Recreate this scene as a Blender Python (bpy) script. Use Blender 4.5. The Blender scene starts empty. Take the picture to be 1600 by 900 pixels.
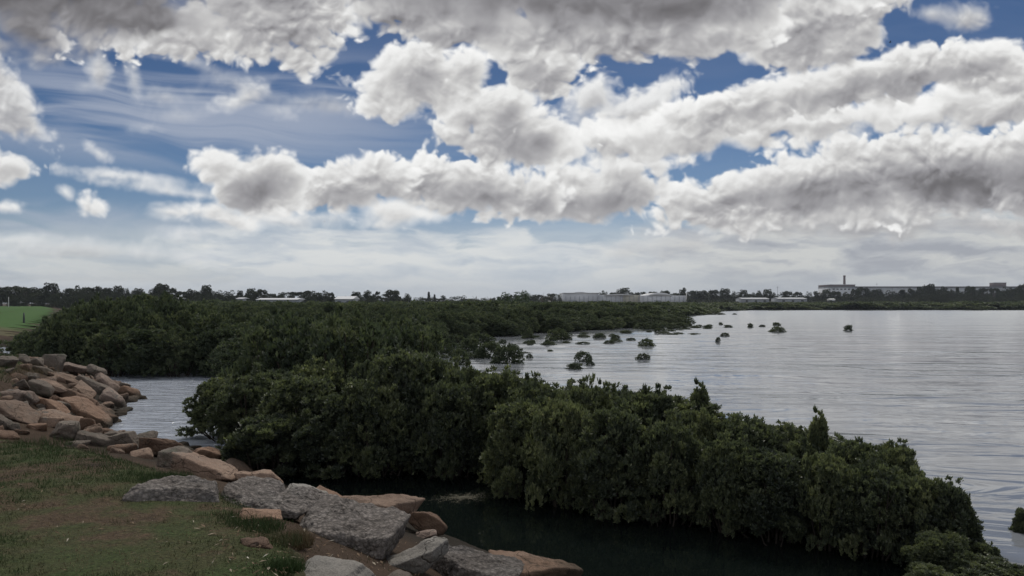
import bpy, bmesh, math, random
import numpy as np
from mathutils import Vector, Matrix, noise as mnoise

R = math.radians
F = 1232.0          # photo pixels per unit tangent
EYE = 3.0           # metres above the water
HZ = 474.0          # horizon row in the photograph
scene = bpy.context.scene
COL = scene.collection

# ------------------------------------------------------------------ camera
cam_data = bpy.data.cameras.new("camera")
cam = bpy.data.objects.new("camera", cam_data)
COL.objects.link(cam)
cam.location = (0, 0, EYE)
cam.rotation_euler = (R(90), 0, 0)
cam_data.sensor_width = 36
cam_data.lens = 36 * F / 1600
cam_data.shift_y = (HZ - 450) / 1600
cam_data.clip_start = 0.1
cam_data.clip_end = 60000
scene.camera = cam

scene.view_settings.view_transform = 'Standard'
scene.view_settings.look = 'None'
scene.view_settings.exposure = 0.0
scene.view_settings.gamma = 1.0
scene.view_settings.use_curve_mapping = False
scene.cycles.max_bounces = 6
scene.cycles.diffuse_bounces = 2
scene.cycles.glossy_bounces = 3
scene.cycles.transmission_bounces = 3
scene.cycles.transparent_max_bounces = 6
scene.cycles.volume_bounces = 0
scene.cycles.use_denoising = True

SUN_EL, SUN_AZ = 52.0, 12.0      # degrees; azimuth measured from +Y towards +X
sun_data = bpy.data.lights.new("sun", 'SUN')
sun_data.energy = 1.7
sun_data.angle = R(14)
sun_data.color = (1.0, 0.95, 0.87)
sun = bpy.data.objects.new("sun", sun_data)
COL.objects.link(sun)
sdir = Vector((math.sin(R(SUN_AZ)) * math.cos(R(SUN_EL)), math.cos(R(SUN_AZ)) * math.cos(R(SUN_EL)), math.sin(R(SUN_EL))))
sun.rotation_euler = sdir.to_track_quat('Z', 'Y').to_euler()

# ------------------------------------------------------------------ node helper
class NT:
    """tiny expression builder over a node tree"""
    def __init__(self, tree):
        self.t = tree
    def n(self, kind, **kw):
        nd = self.t.nodes.new(kind)
        for k, v in kw.items():
            setattr(nd, k, v)
        return nd
    def put(self, sock, v):
        if v is None: return
        if isinstance(v, (int, float)):
            if hasattr(sock.default_value, '__len__'):
                sock.default_value = (v, v, v) if len(sock.default_value) == 3 else (v, v, v, 1)
            else: sock.default_value = v
        elif isinstance(v, (tuple, list)):
            v = tuple(v)
            if len(sock.default_value) == 4 and len(v) == 3: v = v + (1,)
            sock.default_value = v
        else: self.t.links.new(v, sock)
    def m(self, op, a, b=None, c=None, clamp=False):
        nd = self.n('ShaderNodeMath', operation=op, use_clamp=clamp)
        self.put(nd.inputs[0], a); self.put(nd.inputs[1], b); self.put(nd.inputs[2], c)
        return nd.outputs[0]
    def v(self, op, a, b=None, s=None):
        nd = self.n('ShaderNodeVectorMath', operation=op)
        self.put(nd.inputs[0], a)
        if b is not None: self.put(nd.inputs[1], b)
        if s is not None: self.put(nd.inputs['Scale'], s)
        return nd.outputs['Value'] if op in ('LENGTH', 'DISTANCE', 'DOT_PRODUCT') else nd.outputs[0]
    def xyz(self, x, y, z=0.0):
        nd = self.n('ShaderNodeCombineXYZ')
        for i, q in enumerate((x, y, z)): self.put(nd.inputs[i], q)
        return nd.outputs[0]
    def sep(self, v):
        nd = self.n('ShaderNodeSeparateXYZ'); self.put(nd.inputs[0], v)
        return nd.outputs
    def noise(self, vec, scale, detail=2, rough=.5, lac=2.0, dist=0.0, col=False, dim='2D', w=None):
        nd = self.n('ShaderNodeTexNoise', noise_dimensions=dim)
        self.put(nd.inputs['Vector'], vec)
        if w is not None: self.put(nd.inputs['W'], w)
        self.put(nd.inputs['Scale'], scale); self.put(nd.inputs['Detail'], detail)
        self.put(nd.inputs['Roughness'], rough); self.put(nd.inputs['Lacunarity'], lac); self.put(nd.inputs['Distortion'], dist)
        return nd.outputs['Color' if col else 'Fac']
    def vor(self, vec, scale, feature='F1', rand=1.0, out='Distance', smooth=None, detail=0, dim='3D'):
        nd = self.n('ShaderNodeTexVoronoi', feature=feature, voronoi_dimensions=dim)
        self.put(nd.inputs['Vector'], vec); self.put(nd.inputs['Scale'], scale); self.put(nd.inputs['Randomness'], rand)
        if detail: self.put(nd.inputs['Detail'], detail)
        if smooth is not None: self.put(nd.inputs['Smoothness'], smooth)
        return nd.outputs[out]
    def step(self, x, a, b, lo=0.0, hi=1.0):
        nd = self.n('ShaderNodeMapRange', interpolation_type='SMOOTHSTEP')
        for i, q in enumerate((x, a, b, lo, hi)): self.put(nd.inputs[i], q)
        return nd.outputs[0]
    def lin(self, x, a, b, lo=0.0, hi=1.0):
        nd = self.n('ShaderNodeMapRange', clamp=True)
        for i, q in enumerate((x, a, b, lo, hi)): self.put(nd.inputs[i], q)
        return nd.outputs[0]
    def mix(self, f, a, b, mode='MIX'):
        nd = self.n('ShaderNodeMix', data_type='RGBA', blend_type=mode)
        self.put(nd.inputs['Factor'], f)
        ia = [s for s in nd.inputs if s.name == 'A' and s.type == 'RGBA'][0]
        ib = [s for s in nd.inputs if s.name == 'B' and s.type == 'RGBA'][0]
        self.put(ia, a); self.put(ib, b)
        return [s for s in nd.outputs if s.type == 'RGBA'][0]
    def ramp(self, f, stops, interp='LINEAR'):
        nd = self.n('ShaderNodeValToRGB'); self.put(nd.inputs[0], f)
        cr = nd.color_ramp; cr.interpolation = interp
        while len(cr.elements) > 1: cr.elements.remove(cr.elements[-1])
        cr.elements[0].position = stops[0][0]
        cr.elements[0].color = tuple(stops[0][1]) + (1,)
        for p, c in stops[1:]:
            e = cr.elements.new(p); e.color = tuple(c) + (1,)
        return nd.outputs[0]

# ------------------------------------------------------------------ sky
world = bpy.data.worlds.new("World")
scene.world = world
world.use_nodes = True
wt = world.node_tree
wt.nodes.clear()

# ------------------------------------------------------------------ clouds (computed here, in directions round the horizon)
# the deck is laid out on a tangent grid: x = 8 + 12.32 * east/north, y = 4.74 - 12.32 * up/north
CX0, CX1, CY0, CY1, CRES = -5.0, 21.0, -4.6, 4.8, 86
CW, CH = int((CX1 - CX0) * CRES), int((CY1 - CY0) * CRES)

def cloud_maps():
    rs = np.random.RandomState(11)
    gx = (CX0 + (np.arange(CW, dtype=np.float32) + .5) / CRES)[None, :]
    gy = (CY0 + (np.arange(CH, dtype=np.float32) + .5) / CRES)[:, None]
    h = np.maximum(4.74 - gy, 0) + 2.2
    U = (gx - 8.0) / h * 6.0 + 40.0           # perspective coordinates of the cloud deck
    V = -np.log(h) * 6.0 * np.ones_like(gx) * 1.25 + 40.0
    tab = rs.rand(512, 512, 2).astype(np.float32)
    lat = rs.rand(512, 512).astype(np.float32)

    def worley(u, v, f, o):
        u = u * f + o; v = v * f + o * 1.7
        iu = np.floor(u).astype(np.int32); iv = np.floor(v).astype(np.int32)
        fu = u - iu; fv = v - iv
        best = np.full(fu.shape, 9.0, np.float32)
        for a in (-1, 0, 1):
            for b in (-1, 0, 1):
                t = tab[(iv + b) & 511, (iu + a) & 511]
                best = np.minimum(best, (a + t[..., 0] - fu) ** 2 + (b + t[..., 1] - fv) ** 2)
        return np.sqrt(best)

    def value(u, v, f, o):
        u = u * f + o; v = v * f + o * 1.3
        iu = np.floor(u).astype(np.int32); iv = np.floor(v).astype(np.int32)
        fu = u - iu; fv = v - iv
        fu = fu * fu * fu * (fu * (fu * 6 - 15) + 10); fv = fv * fv * fv * (fv * (fv * 6 - 15) + 10)
        a = lat[iv & 511, iu & 511]; b = lat[iv & 511, (iu + 1) & 511]
        c = lat[(iv + 1) & 511, iu & 511]; d = lat[(iv + 1) & 511, (iu + 1) & 511]
        return (a + (b - a) * fu) * (1 - fv) + (c + (d - c) * fu) * fv - .5

    def fbm(u, v, f, o, octs, g=.5):
        s = 0; a = 1.0
        for k in range(octs):
            s = s + a * value(u, v, f * 2.03 ** k, o + 7.3 * k); a *= g
        return s

    def blur(a, r):
        r = max(1, int(r))
        for ax in (0, 1):
            for _ in range(2):
                p = np.pad(a, [(r + 1, r) if k == ax else (0, 0) for k in (0, 1)], mode='edge').cumsum(ax, dtype=np.float64)
                n = a.shape[ax]
                hi = np.take(p, np.arange(2 * r + 1, 2 * r + 1 + n), ax); lo = np.take(p, np.arange(0, n), ax)
                a = ((hi - lo) / (2 * r + 1)).astype(np.float32)
        return a

    def sstep(x, a, b):
        t = np.clip((x - a) / (b - a), 0, 1)
        return t * t * (3 - 2 * t)

    # shared detail: domes heaped on domes, at two grains (near banks and far banks)
    wu = fbm(U, V, .9, 3, 4); wv = fbm(U, V, .9, 91, 4)
    def heap(f, o):
        u = gx * f + 60 + np.zeros_like(V); v = gy * f * 1.18 + 60 + np.zeros_like(U)
        a, b = fbm(u, v, 1.1, o, 4, .55), fbm(u, v, 1.1, o + 40, 4, .55)
        c, d = fbm(u, v, 5.5, o + 9, 3, .55), fbm(u, v, 5.5, o + 49, 3, .55)
        u = u + a * .30 + c * .022; v = v + b * .30 + d * .022
        dome = lambda k, q: .55 - worley(u, v, k, o + q)
        mid = fbm(u, v, 1.2, o + 70, 4, .55)
        fine = fbm(u, v, 6, o + 55, 5, .6)
        msk = np.clip(.75 + fbm(u, v, 1.3, o + 88, 2) * 1.3, .25, 1.3)   # some flanks smooth, some knobbly
        big = dome(1.25, 5) * .30 + mid * .20
        return big + (dome(2.8, 15) * .25 + dome(6.0, 25) * .115 + dome(13., 35) * .04) * msk + fine * .05 + fbm(u, v, 3.1, o + 33, 3) * .06, mid
    hn, hf = heap(1.0, 11), heap(1.65, 131)
    Uw, Vw = U + wu * .4, V + wv * .4

    rgb = np.zeros((CH, CW, 3), np.float32)   # premultiplied
    al = np.zeros((CH, CW), np.float32)

    def over(a, c):
        nonlocal rgb, al
        rgb = rgb * (1 - a)[..., None] + c * a[..., None]
        al = al * (1 - a) + a

    def ell(cx, cy, rx, ry, rot, X=None, Y=None):
        X = gx if X is None else X; Y = gy if Y is None else Y
        c, s = math.cos(R(rot)), math.sin(R(rot))
        x = (X - cx) * c + (Y - cy) * s; y = -(X - cx) * s + (Y - cy) * c
        return np.sqrt((x / rx) ** 2 + (y / ry) ** 2)

    RAMP = np.array([(0, .120, .115, .120), (.15, .20, .195, .205), (.35, .325, .32, .335), (.55, .435, .43, .44), (.75, .60, .595, .59), (1, .83, .83, .82), (1.3, .96, .96, .95)], np.float32)
    def shade(L):
        return np.stack([np.interp(L, RAMP[:, 0], RAMP[:, k]) for k in (1, 2, 3)], -1).astype(np.float32)

    # --- thin veils
    cu = (gx - 8) * .13 + (gy * .05) + fbm(U, V, .25, 5, 2) * .7
    cv = gy * 1.9 - (gx - 8) * .10 + fbm(U, V, .35, 9, 3) * 1.0
    ci = sstep(fbm(cu + 30, cv + 30, 1.0, 3, 6, .55), -.22, .42)
    cm = sstep(ell(2.6, 1.75, 5.2, 1.0, 3), 1.15, .3) * .62 + sstep(ell(5.0, 1.2, 3.5, .5, 4), 1.2, .3) * .25 + sstep(ell(1, 3.5, 3.5, .35, 0), 1.3, .3) * .45 + .05
    over(np.clip(ci * cm, 0, .8), np.array([.43, .47, .56], np.float32) * np.ones((CH, CW, 1), np.float32))
    # --- low stratus towards the horizon
    su = gx * .5 + wu * .2; sv = gy * 2.9 - gx * .06 + wv * .25
    n1 = fbm(su + 20, sv + 20, .8, 31, 7, .55); n2 = fbm(su + 20, sv + 20, 1.9, 71, 7, .58)
    lens = np.minimum(ell(5.6, 4.25, 3.1, .75, 6), ell(8.6, 4.3, 2.6, .72, -2)) - 1
    ov = np.minimum(ell(14.2, 4.3, 5.4, 1.35, 0), ell(10.6, 4.4, 2.0, 1.0, 0)) - 1
    d = np.minimum(lens + n1 * .5, ov + n1 * .35)
    d = np.minimum(d, (4.28 - gy) * 1.6 + n1 * .35)
    a = np.maximum(sstep(d, .16, -.22), sstep(gy, 3.0, 4.45) * (.80 + n1 * .25))
    a = np.clip(a, 0, 1)
    right = sstep(gx, 8.5, 12.0)
    left_c = np.stack([np.interp(n2, [-.5, -.1, .35], q) for q in ((.51, .62, .73), (.56, .655, .745), (.62, .685, .74))], -1)
    right_c = np.stack([np.interp(n2 + n1 * .5, [-.5, -.05, .45], q) for q in ((.37, .47, .62), (.385, .485, .625), (.425, .51, .61))], -1)
    c = left_c * (1 - right[..., None]) + right_c * right[..., None]
    hz = sstep(gy, 4.0, 4.7)[..., None] * .8
    c = c * (1 - hz) + np.array([.50, .545, .60]) * hz * (1 - right[..., None] * .12)
    over(a * .94, c.astype(np.float32))

    def bank(ells, amp=1.0, bright=1.0, base=.0, darks=(), soft=.07, grey=1.0, kmix=.10, thin=0.0, far=None):
        far = (ells[0][1] > 2.35 or ells[0][2] < .6) if far is None else far
        billow, mid = hf if far else hn
        if far: amp = amp * .85
        X = gx + mid * .16 * amp; Y = gy + np.roll(mid, 97, 1) * .10 * amp
        # crop to the bank
        x0 = min(e[0] - e[2] * 1.5 for e in ells) - .6; x1 = max(e[0] + e[2] * 1.5 for e in ells) + .6
        y0 = min(e[1] - max(e[3], e[2] * abs(math.sin(R(e[4])))) * 1.5 for e in ells) - .6; y1 = max(e[1] + max(e[3], e[2] * abs(math.sin(R(e[4])))) * 1.5 for e in ells) + .6
        i0, i1 = max(0, int((x0 - CX0) * CRES)), min(CW, int((x1 - CX0) * CRES))
        j0, j1 = max(0, int((y0 - CY0) * CRES)), min(CH, int((y1 - CY0) * CRES))
        sl = (slice(j0, j1), slice(i0, i1))
        X = X[sl]; Y = Y[sl]
        s = None
        for (cx, cy, rx, ry, rot) in ells:
            r = min(rx, ry)
            b = (1 - ell(cx, cy, rx, ry, rot, X, Y)) * r + .02
            s = b if s is None else np.log(np.exp(s / kmix) + np.exp(b / kmix)) * kmix
        base_s = s
        s = s + billow[sl] * amp
        a = sstep(.45 * s + .55 * blur(s, .02 * CRES), -soft * .5, soft * 1.35)
        T = np.maximum(s, 0)
        # light comes from above and behind: sum the cloud that lies between a point and the sun
        tau = np.zeros_like(T); st = max(1, int(.035 * CRES))
        Tb = np.minimum(T, .8)
        for k in range(1, 15):
            sh = k * st
            q = np.zeros_like(T); q[sh:] = Tb[:-sh]
            tau += q * (.93 ** k)
        tau *= .14
        g = .6 if far else 1.0
        se = s
        s = .3 * s + .7 * blur(s, .016 * CRES)
        rel = s - blur(s, .14 * g * CRES)
        def up(n):
            n = max(1, int(n * g * CRES)); q = s.copy(); q[n:, n // 3 + 1:] = s[:-n, :s.shape[1] - n // 3 - 1]; return s - q
        rel2 = np.clip(up(.045), -.1, .1) * .8 + np.clip(up(.14), -.2, .2) * .9
        rim = np.exp(-np.maximum(se, 0) / .07) * .30
        L = .27 + .66 * np.exp(-2.1 * tau * grey - .35 * np.minimum(T, .9) * grey) + rel * .85 + rel2 * 1.0 + rim * np.exp(-3.0 * tau) + mid[sl] * .20
        L = L * bright - base
        dd = 0
        for (cx, cy, rx, ry, rot, w) in darks:
            dd = np.maximum(dd, sstep(ell(cx, cy, rx, ry, rot, X + mid[sl] * .3, Y + mid[sl] * .3), 1.3, .35) * w)
        inn = sstep(s, .02, .35)
        dd = dd * inn
        L = L * (1 - .62 * dd) - dd * .10 + dd * mid[sl] * .18
        L = .5 * (L + np.sqrt(L * L + .012))
        c = shade(np.clip(L, 0, 1.3))
        nonlocal rgb, al
        a = a * (1 - thin)
        rgb[sl] = rgb[sl] * (1 - a)[..., None] + c * a[..., None]
        al[sl] = al[sl] * (1 - a) + a

    # small fair-weather scraps, low
    bank([(.75, 3.95, .35, .04, 0), (1.2, 3.9, .2, .03, 0), (2.3, 3.95, .5, .03, 3), (3.0, 3.62, .3, .05, 4), (.15, 3.74, .13, .02, 0)], .16, .95, 0, soft=.10, thin=.35)
    bank([(3.0, 3.03, .5, .035, 8), (1.94, 2.73, .38, .03, 6)], .2, 1.0, 0, soft=.09, thin=.12)
    bank([(2.68, 3.3, .2, .06, 0), (3.3, 3.27, .3, .06, 0), (3.75, 3.45, .25, .12, 20), (5.88, 3.51, .14, .05, 0), (6.15, 3.25, .25, .12, -10), (6.55, 3.33, .3, .06, 8)], .25, 1.0, 0, soft=.08)
    bank([(10.7, 3.82, .35, .14, -5), (9.9, 3.9, .5, .08, 0)], .4, .72, 0, soft=.2, thin=.45)
    # the far grey shelf and the second band on the right
    bank([(13.6, 3.42, 1.15, .2, 0), (15.6, 3.5, .8, .12, 0), (12.2, 3.48, .8, .10, 0)], .6, .75, .05, darks=[(13.7, 3.45, 1.0, .2, 0, .35)], soft=.16, thin=.1)
    bank([(11.3, 3.02, .9, .30, -10), (12.5, 2.80, 1.2, .40, -10), (13.6, 2.58, 1.2, .42, -8), (14.9, 2.6, 1.5, .55, 0), (16.8, 2.6, 1.6, .7, 0), (19, 2.6, 2, .6, 0), (12.3, 3.2, 1.6, .22, -3), (14.8, 3.08, 2.0, .26, -3)], .85, 1.03, .0,
         darks=[(13.0, 3.05, 1.5, .32, -6, .62), (14.9, 2.9, 1.6, .38, -2, .78), (11.6, 3.22, 1.0, .2, -5, .5), (16.5, 2.9, 1.4, .4, 0, .7)])
    # middle row
    bank([(10.1, 2.55, .5, .06, -4), (9.3, 2.70, .7, .10, 0), (9.7, 2.98, .55, .34, 0), (8.9, 3.10, .8, .32, 0), (7.9, 3.22, .5, .2, 0)], .72, 1.0, .0,
         darks=[(9.7, 3.25, .8, .3, 0, .55), (8.7, 3.25, .9, .26, 0, .5), (9.9, 2.85, .5, .22, 0, .3)])
    bank([(7.6, 2.98, .72, .36, 5), (6.5, 2.80, .62, .34, 0), (7.1, 2.85, .6, .3, 0), (8.3, 3.1, .5, .3, 0)], .8, 1.02, .0, darks=[(7.4, 3.05, .6, .22, 0, .35), (8.3, 3.05, .5, .2, 0, .4)])
    bank([(5.35, 2.86, .55, .36, 0), (6.0, 2.78, .5, .28, 0), (5.0, 3.0, .3, .2, 0)], .7, 1.03, .0, darks=[(5.5, 3.1, .5, .2, 0, .45), (5.9, 2.75, .25, .15, 0, .25)])
    bank([(4.0, 2.85, .62, .42, 4), (4.25, 2.68, .42, .3, 0), (4.05, 3.15, .4, .14, 0)], .62, 1.0, .0, darks=[(4.05, 3.02, .62, .36, 0, .55), (4.3, 2.75, .4, .3, 0, .35)])
    bank([(3.45, 2.50, .32, .18, -6), (3.3, 2.68, .22, .14, 0)], .42, 1.08, 0, darks=[(3.5, 2.68, .3, .1, 0, .25)])
    # left
    bank([(2.25, 2.0, .10, .03, 0), (4.4, 1.75, .12, .03, 5), (3.05, .98, .10, .06, 20), (2.9, 3.72, .2, .03, 3)], .26, .9, 0, soft=.14, thin=.3)
    bank([(4.35, 3.42, .3, .05, 8), (5.0, 3.4, .2, .04, 0)], .3, .95, 0, soft=.1, thin=.1)
    bank([(.14, 2.64, .36, .15, 5), (-.4, 2.6, .5, .25, 0)], .42, 1.0, 0, darks=[(.15, 2.72, .4, .14, 0, .45)])
    bank([(1.46, 3.24, .17, .09, 0), (1.42, 3.12, .07, .06, 0)], .34, 1.05, 0)
    bank([(.06, 3.22, .2, .06, 0), (1.53, 2.38, .13, .06, 30), (1.03, 3.0, .07, .04, 45)], .25, 1.0, 0, soft=.09)
    bank([(.1, 1.65, .5, .32, 48), (-.3, 1.4, .7, .5, 20), (.5, 2.0, .3, .10, 38)], .6, .98, 0, soft=.12, thin=.08, grey=.7)
    bank([(1.52, .93, .10, .26, -10), (1.56, 1.12, .09, .09, 0)], .34, .92, 0, soft=.14, thin=.15)
    bank([(2.08, 1.18, .07, .18, -14)], .26, .9, 0, soft=.14, thin=.2)
    bank([(3.75, 1.53, .22, .10, -15), (4.02, 1.38, .14, .04, -35)], .3, .95, 0, soft=.14, thin=.1)
    bank([(4.85, 1.58, .42, .05, 8), (5.2, 1.62, .18, .07, 0), (3.6, 1.25, .2, .03, 25), (2.6, 1.5, .16, .05, 0), (1.33, 1.33, .07, .04, 0), (2.8, 1.82, .08, .02, 0)], .3, .85, 0, soft=.18, thin=.4)
    # long band across the right
    bank([(9.6, 2.08, 1.1, .17, -4), (11.0, 1.98, 1.0, .20, -8), (12.3, 1.95, 1.8, .15, -9), (14.4, 1.72, 1.5, .2, -12), (16.6, 1.45, 1.5, .35, -12), (15.8, 1.55, 1.0, .24, -12)], .7, 1.08, 0, darks=[(13.0, 1.95, 1.5, .1, -10, .2)], grey=.75)
    bank([(10.15, 1.62, .42, .13, -35), (9.2, 1.52, .35, .2, -30), (9.75, 1.72, .4, .1, -20)], .55, 1.02, 0, soft=.1, thin=.06, grey=.8)
    bank([(10.9, 1.82, .5, .2, -12), (11.8, 1.62, .9, .28, -14), (13.1, 1.35, 1.0, .34, -14), (14.2, 1.12, .9, .34, -12), (15.2, .95, .75, .28, -8), (15.7, 1.2, .5, .25, 0)], .75, 1.05, 0,
         darks=[(11.9, 1.72, 1.1, .18, -13, .45), (13.6, 1.38, 1.4, .24, -13, .52), (15.0, 1.15, .8, .2, -10, .4)])
    # tower in the middle
    bank([(8.2, 2.28, .55, .17, 5), (8.7, 2.38, .36, .10, 10), (7.45, 2.18, .5, .2, 10), (7.75, 1.92, .62, .3, 0), (8.4, 2.08, .36, .22, 0)], .75, .98, .02,
         darks=[(8.3, 2.3, .8, .26, 8, .6), (8.1, 2.0, .4, .24, 0, .4), (7.5, 2.3, .4, .15, 0, .3)])
    bank([(7.9, 1.62, .45, .32, 0), (7.35, 1.8, .38, .26, 0)], .6, 1.05, 0, darks=[(7.95, 1.8, .35, .2, 0, .3)])
    bank([(8.55, 1.15, .42, .30, -10), (8.2, .8, .5, .3, 0), (8.8, .85, .3, .22, 0)], .8, 1.03, 0, darks=[(8.4, 1.3, .5, .25, 0, .28)])
    bank([(6.5, 1.0, .55, .34, -10), (6.05, 1.42, .42, .20, 15), (6.8, 1.4, .5, .24, 0), (7.3, 1.15, .4, .24, -20), (6.15, 1.68, .26, .09, 10)], .7, 1.06, 0,
         darks=[(6.6, 1.35, .6, .28, 0, .35), (7.1, 1.2, .4, .2, 0, .3)])
    # top
    bank([(15.08, .27, .3, .18, -5), (14.55, .2, .14, .06, 0)], .42, .9, 0, soft=.14, thin=.1)
    bank([(12.25, .72, .55, .26, 10), (13.0, .8, .6, .2, -5), (12.6, .35, .8, .4, -10), (13.5, .05, .7, .2, -14), (13.3, .5, .35, .2, 0), (13.0, -.6, 1.5, .5, 0)], .75, .98, 0, darks=[(12.7, .75, .8, .2, 0, .28), (12.6, .2, .8, .25, -8, .3)])
    bank([(9.6, .45, .9, .35, 0), (10.5, .5, .8, .28, 0), (7.2, .35, .9, .32, 10), (8.3, .4, .8, .36, 0), (6.3, .1, 1.0, .42, 0), (11.3, .5, .6, .28, -8), (9.5, -.4, 4.5, .7, 0)], .85, 1.02, 0,
         darks=[(9.4, .15, 2.6, .42, 0, .55), (7.3, .2, 1.0, .3, 5, .35), (10.9, .25, 1.3, .35, -3, .6)])
    bank([(10.5, .02, 1.9, .42, -3), (8.6, -.02, 2.2, .34, 2), (6.4, -.1, 1.0, .25, 0), (10, -1.0, 5, .8, 0)], .7, .74, .04, darks=[(10.6, .05, 2.2, .5, -3, .9), (8.5, -.05, 2.3, .42, 0, .75), (10, -1.1, 5, .9, 0, .8)], soft=.30)
    bank([(4.55, .62, .5, .24, 20), (4.1, .3, .9, .4, 12), (5.0, .35, .35, .2, 0), (3.1, .55, .7, .28, 0), (4.6, .1, .8, .4, 0), (4, -.6, 2.4, .6, 0), (2.0, .68, .6, .16, -4), (4.75, .98, .12, .1, 0), (4.4, .85, .3, .12, 15)], .85, 1.05, 0,
         darks=[(3.4, .25, .6, .4, 0, .3), (4.2, -.2, 1.2, .3, 0, .35)])
    bank([(.5, .45, .9, .34, 8), (1.7, .15, 1.3, .42, 8), (2.4, .3, .6, .3, 15), (.2, -.5, 3.5, .8, 0), (.0, .7, .5, .2, 0)], .75, .78, .03,
         darks=[(1.9, .15, 1.3, .5, 8, .85), (.2, .35, .9, .45, 5, .65), (.5, -.6, 3.6, .9, 0, .85)], soft=.22)
    # the deck goes on beyond what the photograph shows, with the same make-up
    nn = fbm(Uw, Vw, .55, 201, 4, .5)
    edge = np.maximum(np.maximum((-gx - .9) / 1.5, (gx - 17.0) / 1.5), (-gy - 1.0) / .7)
    s = nn * 2.4 + .10 + hn[0] + np.minimum(edge - .8, 0) * 1.5 - sstep(gy, 2.8, 3.8) * 1.6
    tau = blur(np.maximum(s, 0), .25 * CRES)
    L = .90 * np.exp(-1.3 * tau) + (s - blur(s, .08 * CRES)) * 1.3 + .08
    a = sstep(s, -.03, .1) * sstep(edge, -.3, .1)
    over(a.astype(np.float32), shade(np.clip(L, 0, 1.3)))
    return rgb, al

C_RGB, C_A = cloud_maps()
def as_image(name, a):
    """a computed map as a floating point image datablock"""
    im = bpy.data.images.new(name, CW, CH, alpha=False, float_buffer=True)
    im.colorspace_settings.name = 'Non-Color'
    buf = np.ones((CH, CW, 4), np.float32)
    buf[..., :3] = a[::-1] if a.ndim == 3 else a[::-1][..., None]
    im.pixels.foreach_set(buf.ravel())
    return im

nt = NT(wt)
tc = nt.n('ShaderNodeTexCoord')
D = nt.v('NORMALIZE', tc.outputs['Generated'])
dx, dy, dz = nt.sep(D)
yy = nt.m('MAXIMUM', dy, .12)
gx = nt.m('MULTIPLY_ADD', nt.m('DIVIDE', dx, yy), 12.32, 8.0)
gy = nt.m('MULTIPLY_ADD', nt.m('DIVIDE', dz, yy), -12.32, 4.74)
uv = nt.xyz(nt.lin(gx, CX0, CX1), nt.lin(gy, CY1, CY0))
def tex(im):
    t = nt.n('ShaderNodeTexImage', image=im, extension='EXTEND', interpolation='Linear')
    nt.put(t.inputs[0], uv)
    return t.outputs['Color']
img_rgb, img_a = tex(as_image('cloud_light', C_RGB)), tex(as_image('cloud_cover', C_A))
# the rest of the sky dome: the same kind of broken deck, from noise on the deck plane
zc = nt.m('ADD', nt.m('MAXIMUM', dz, 0.0), .12)
Q = nt.xyz(nt.m('DIVIDE', dx, zc), nt.m('DIVIDE', dy, zc))
qn = nt.noise(Q, 1.1, 6, .55)
q2 = nt.noise(nt.v('ADD', Q, (.12, .12, 0)), 1.1, 3, .5)
qa = nt.step(qn, .46, .53)
qc = nt.ramp(q2, [(.48, (.80, .80, .79)), (.56, (.64, .635, .63)), (.64, (.42, .415, .42)), (.75, (.26, .255, .26))])
lowh = nt.step(dz, .02, .16)
qa = nt.m('MAXIMUM', qa, nt.m('SUBTRACT', .85, nt.m('MULTIPLY', lowh, .85)))
qc = nt.mix(lowh, (.44, .47, .51), qc)
inside = nt.m('MULTIPLY', nt.step(dy, .14, .2), nt.m('MULTIPLY', nt.step(nt.m('ABSOLUTE', nt.m('SUBTRACT', gx, 8.0)), 11.0, 12.9, 1.0, 0.0), nt.step(gy, -4.5, -3.0)))
# clear air: the Nishita sky, pulled to the photograph's deeper blue
sky = nt.n('ShaderNodeTexSky', sky_type='NISHITA', sun_disc=False)
sky.sun_elevation = R(SUN_EL); sky.sun_rotation = R(SUN_AZ)
sky.air_density = 1.0; sky.dust_density = .6; sky.ozone_density = 2.0
tint = nt.ramp(nt.m('MULTIPLY', nt.m('MAXIMUM', dz, 0.0), 2.5), [(0, (.53, .50, .60)), (.12, (.44, .49, .61)), (.35, (.30, .385, .50)), (.7, (.19, .265, .375)), (1, (.17, .25, .36))])
air = nt.v('SCALE', nt.mix(1.0, sky.outputs[0], tint, 'MULTIPLY'), s=.1)
def lay(rgbp, a): return nt.v('ADD', rgbp, nt.v('MULTIPLY', air, nt.v('SUBTRACT', (1, 1, 1), a)))
front = lay(img_rgb, img_a)
rest = nt.mix(qa, air, qc)
out = nt.mix(inside, rest, front)
out = nt.mix(nt.step(dz, -.02, .0), (.05, .055, .05), out)
bg = nt.n('ShaderNodeBackground')
nt.put(bg.inputs['Color'], nt.v('SCALE', out, s=10.0))
bg.inputs['Strength'].default_value = 0.1
wo = nt.n('ShaderNodeOutputWorld')
wt.links.new(bg.outputs[0], wo.inputs[0])
world.cycles.sampling_method = 'MANUAL'
world.cycles.sample_map_resolution = 512

os_dbg = False
# ------------------------------------------------------------------ object helpers
def tag(o, label=None, cat=None, group=None, kind=None):
    if label: o['label'] = label
    if cat: o['category'] = cat
    if group: o['group'] = group
    if kind: o['kind'] = kind
    return o

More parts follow.
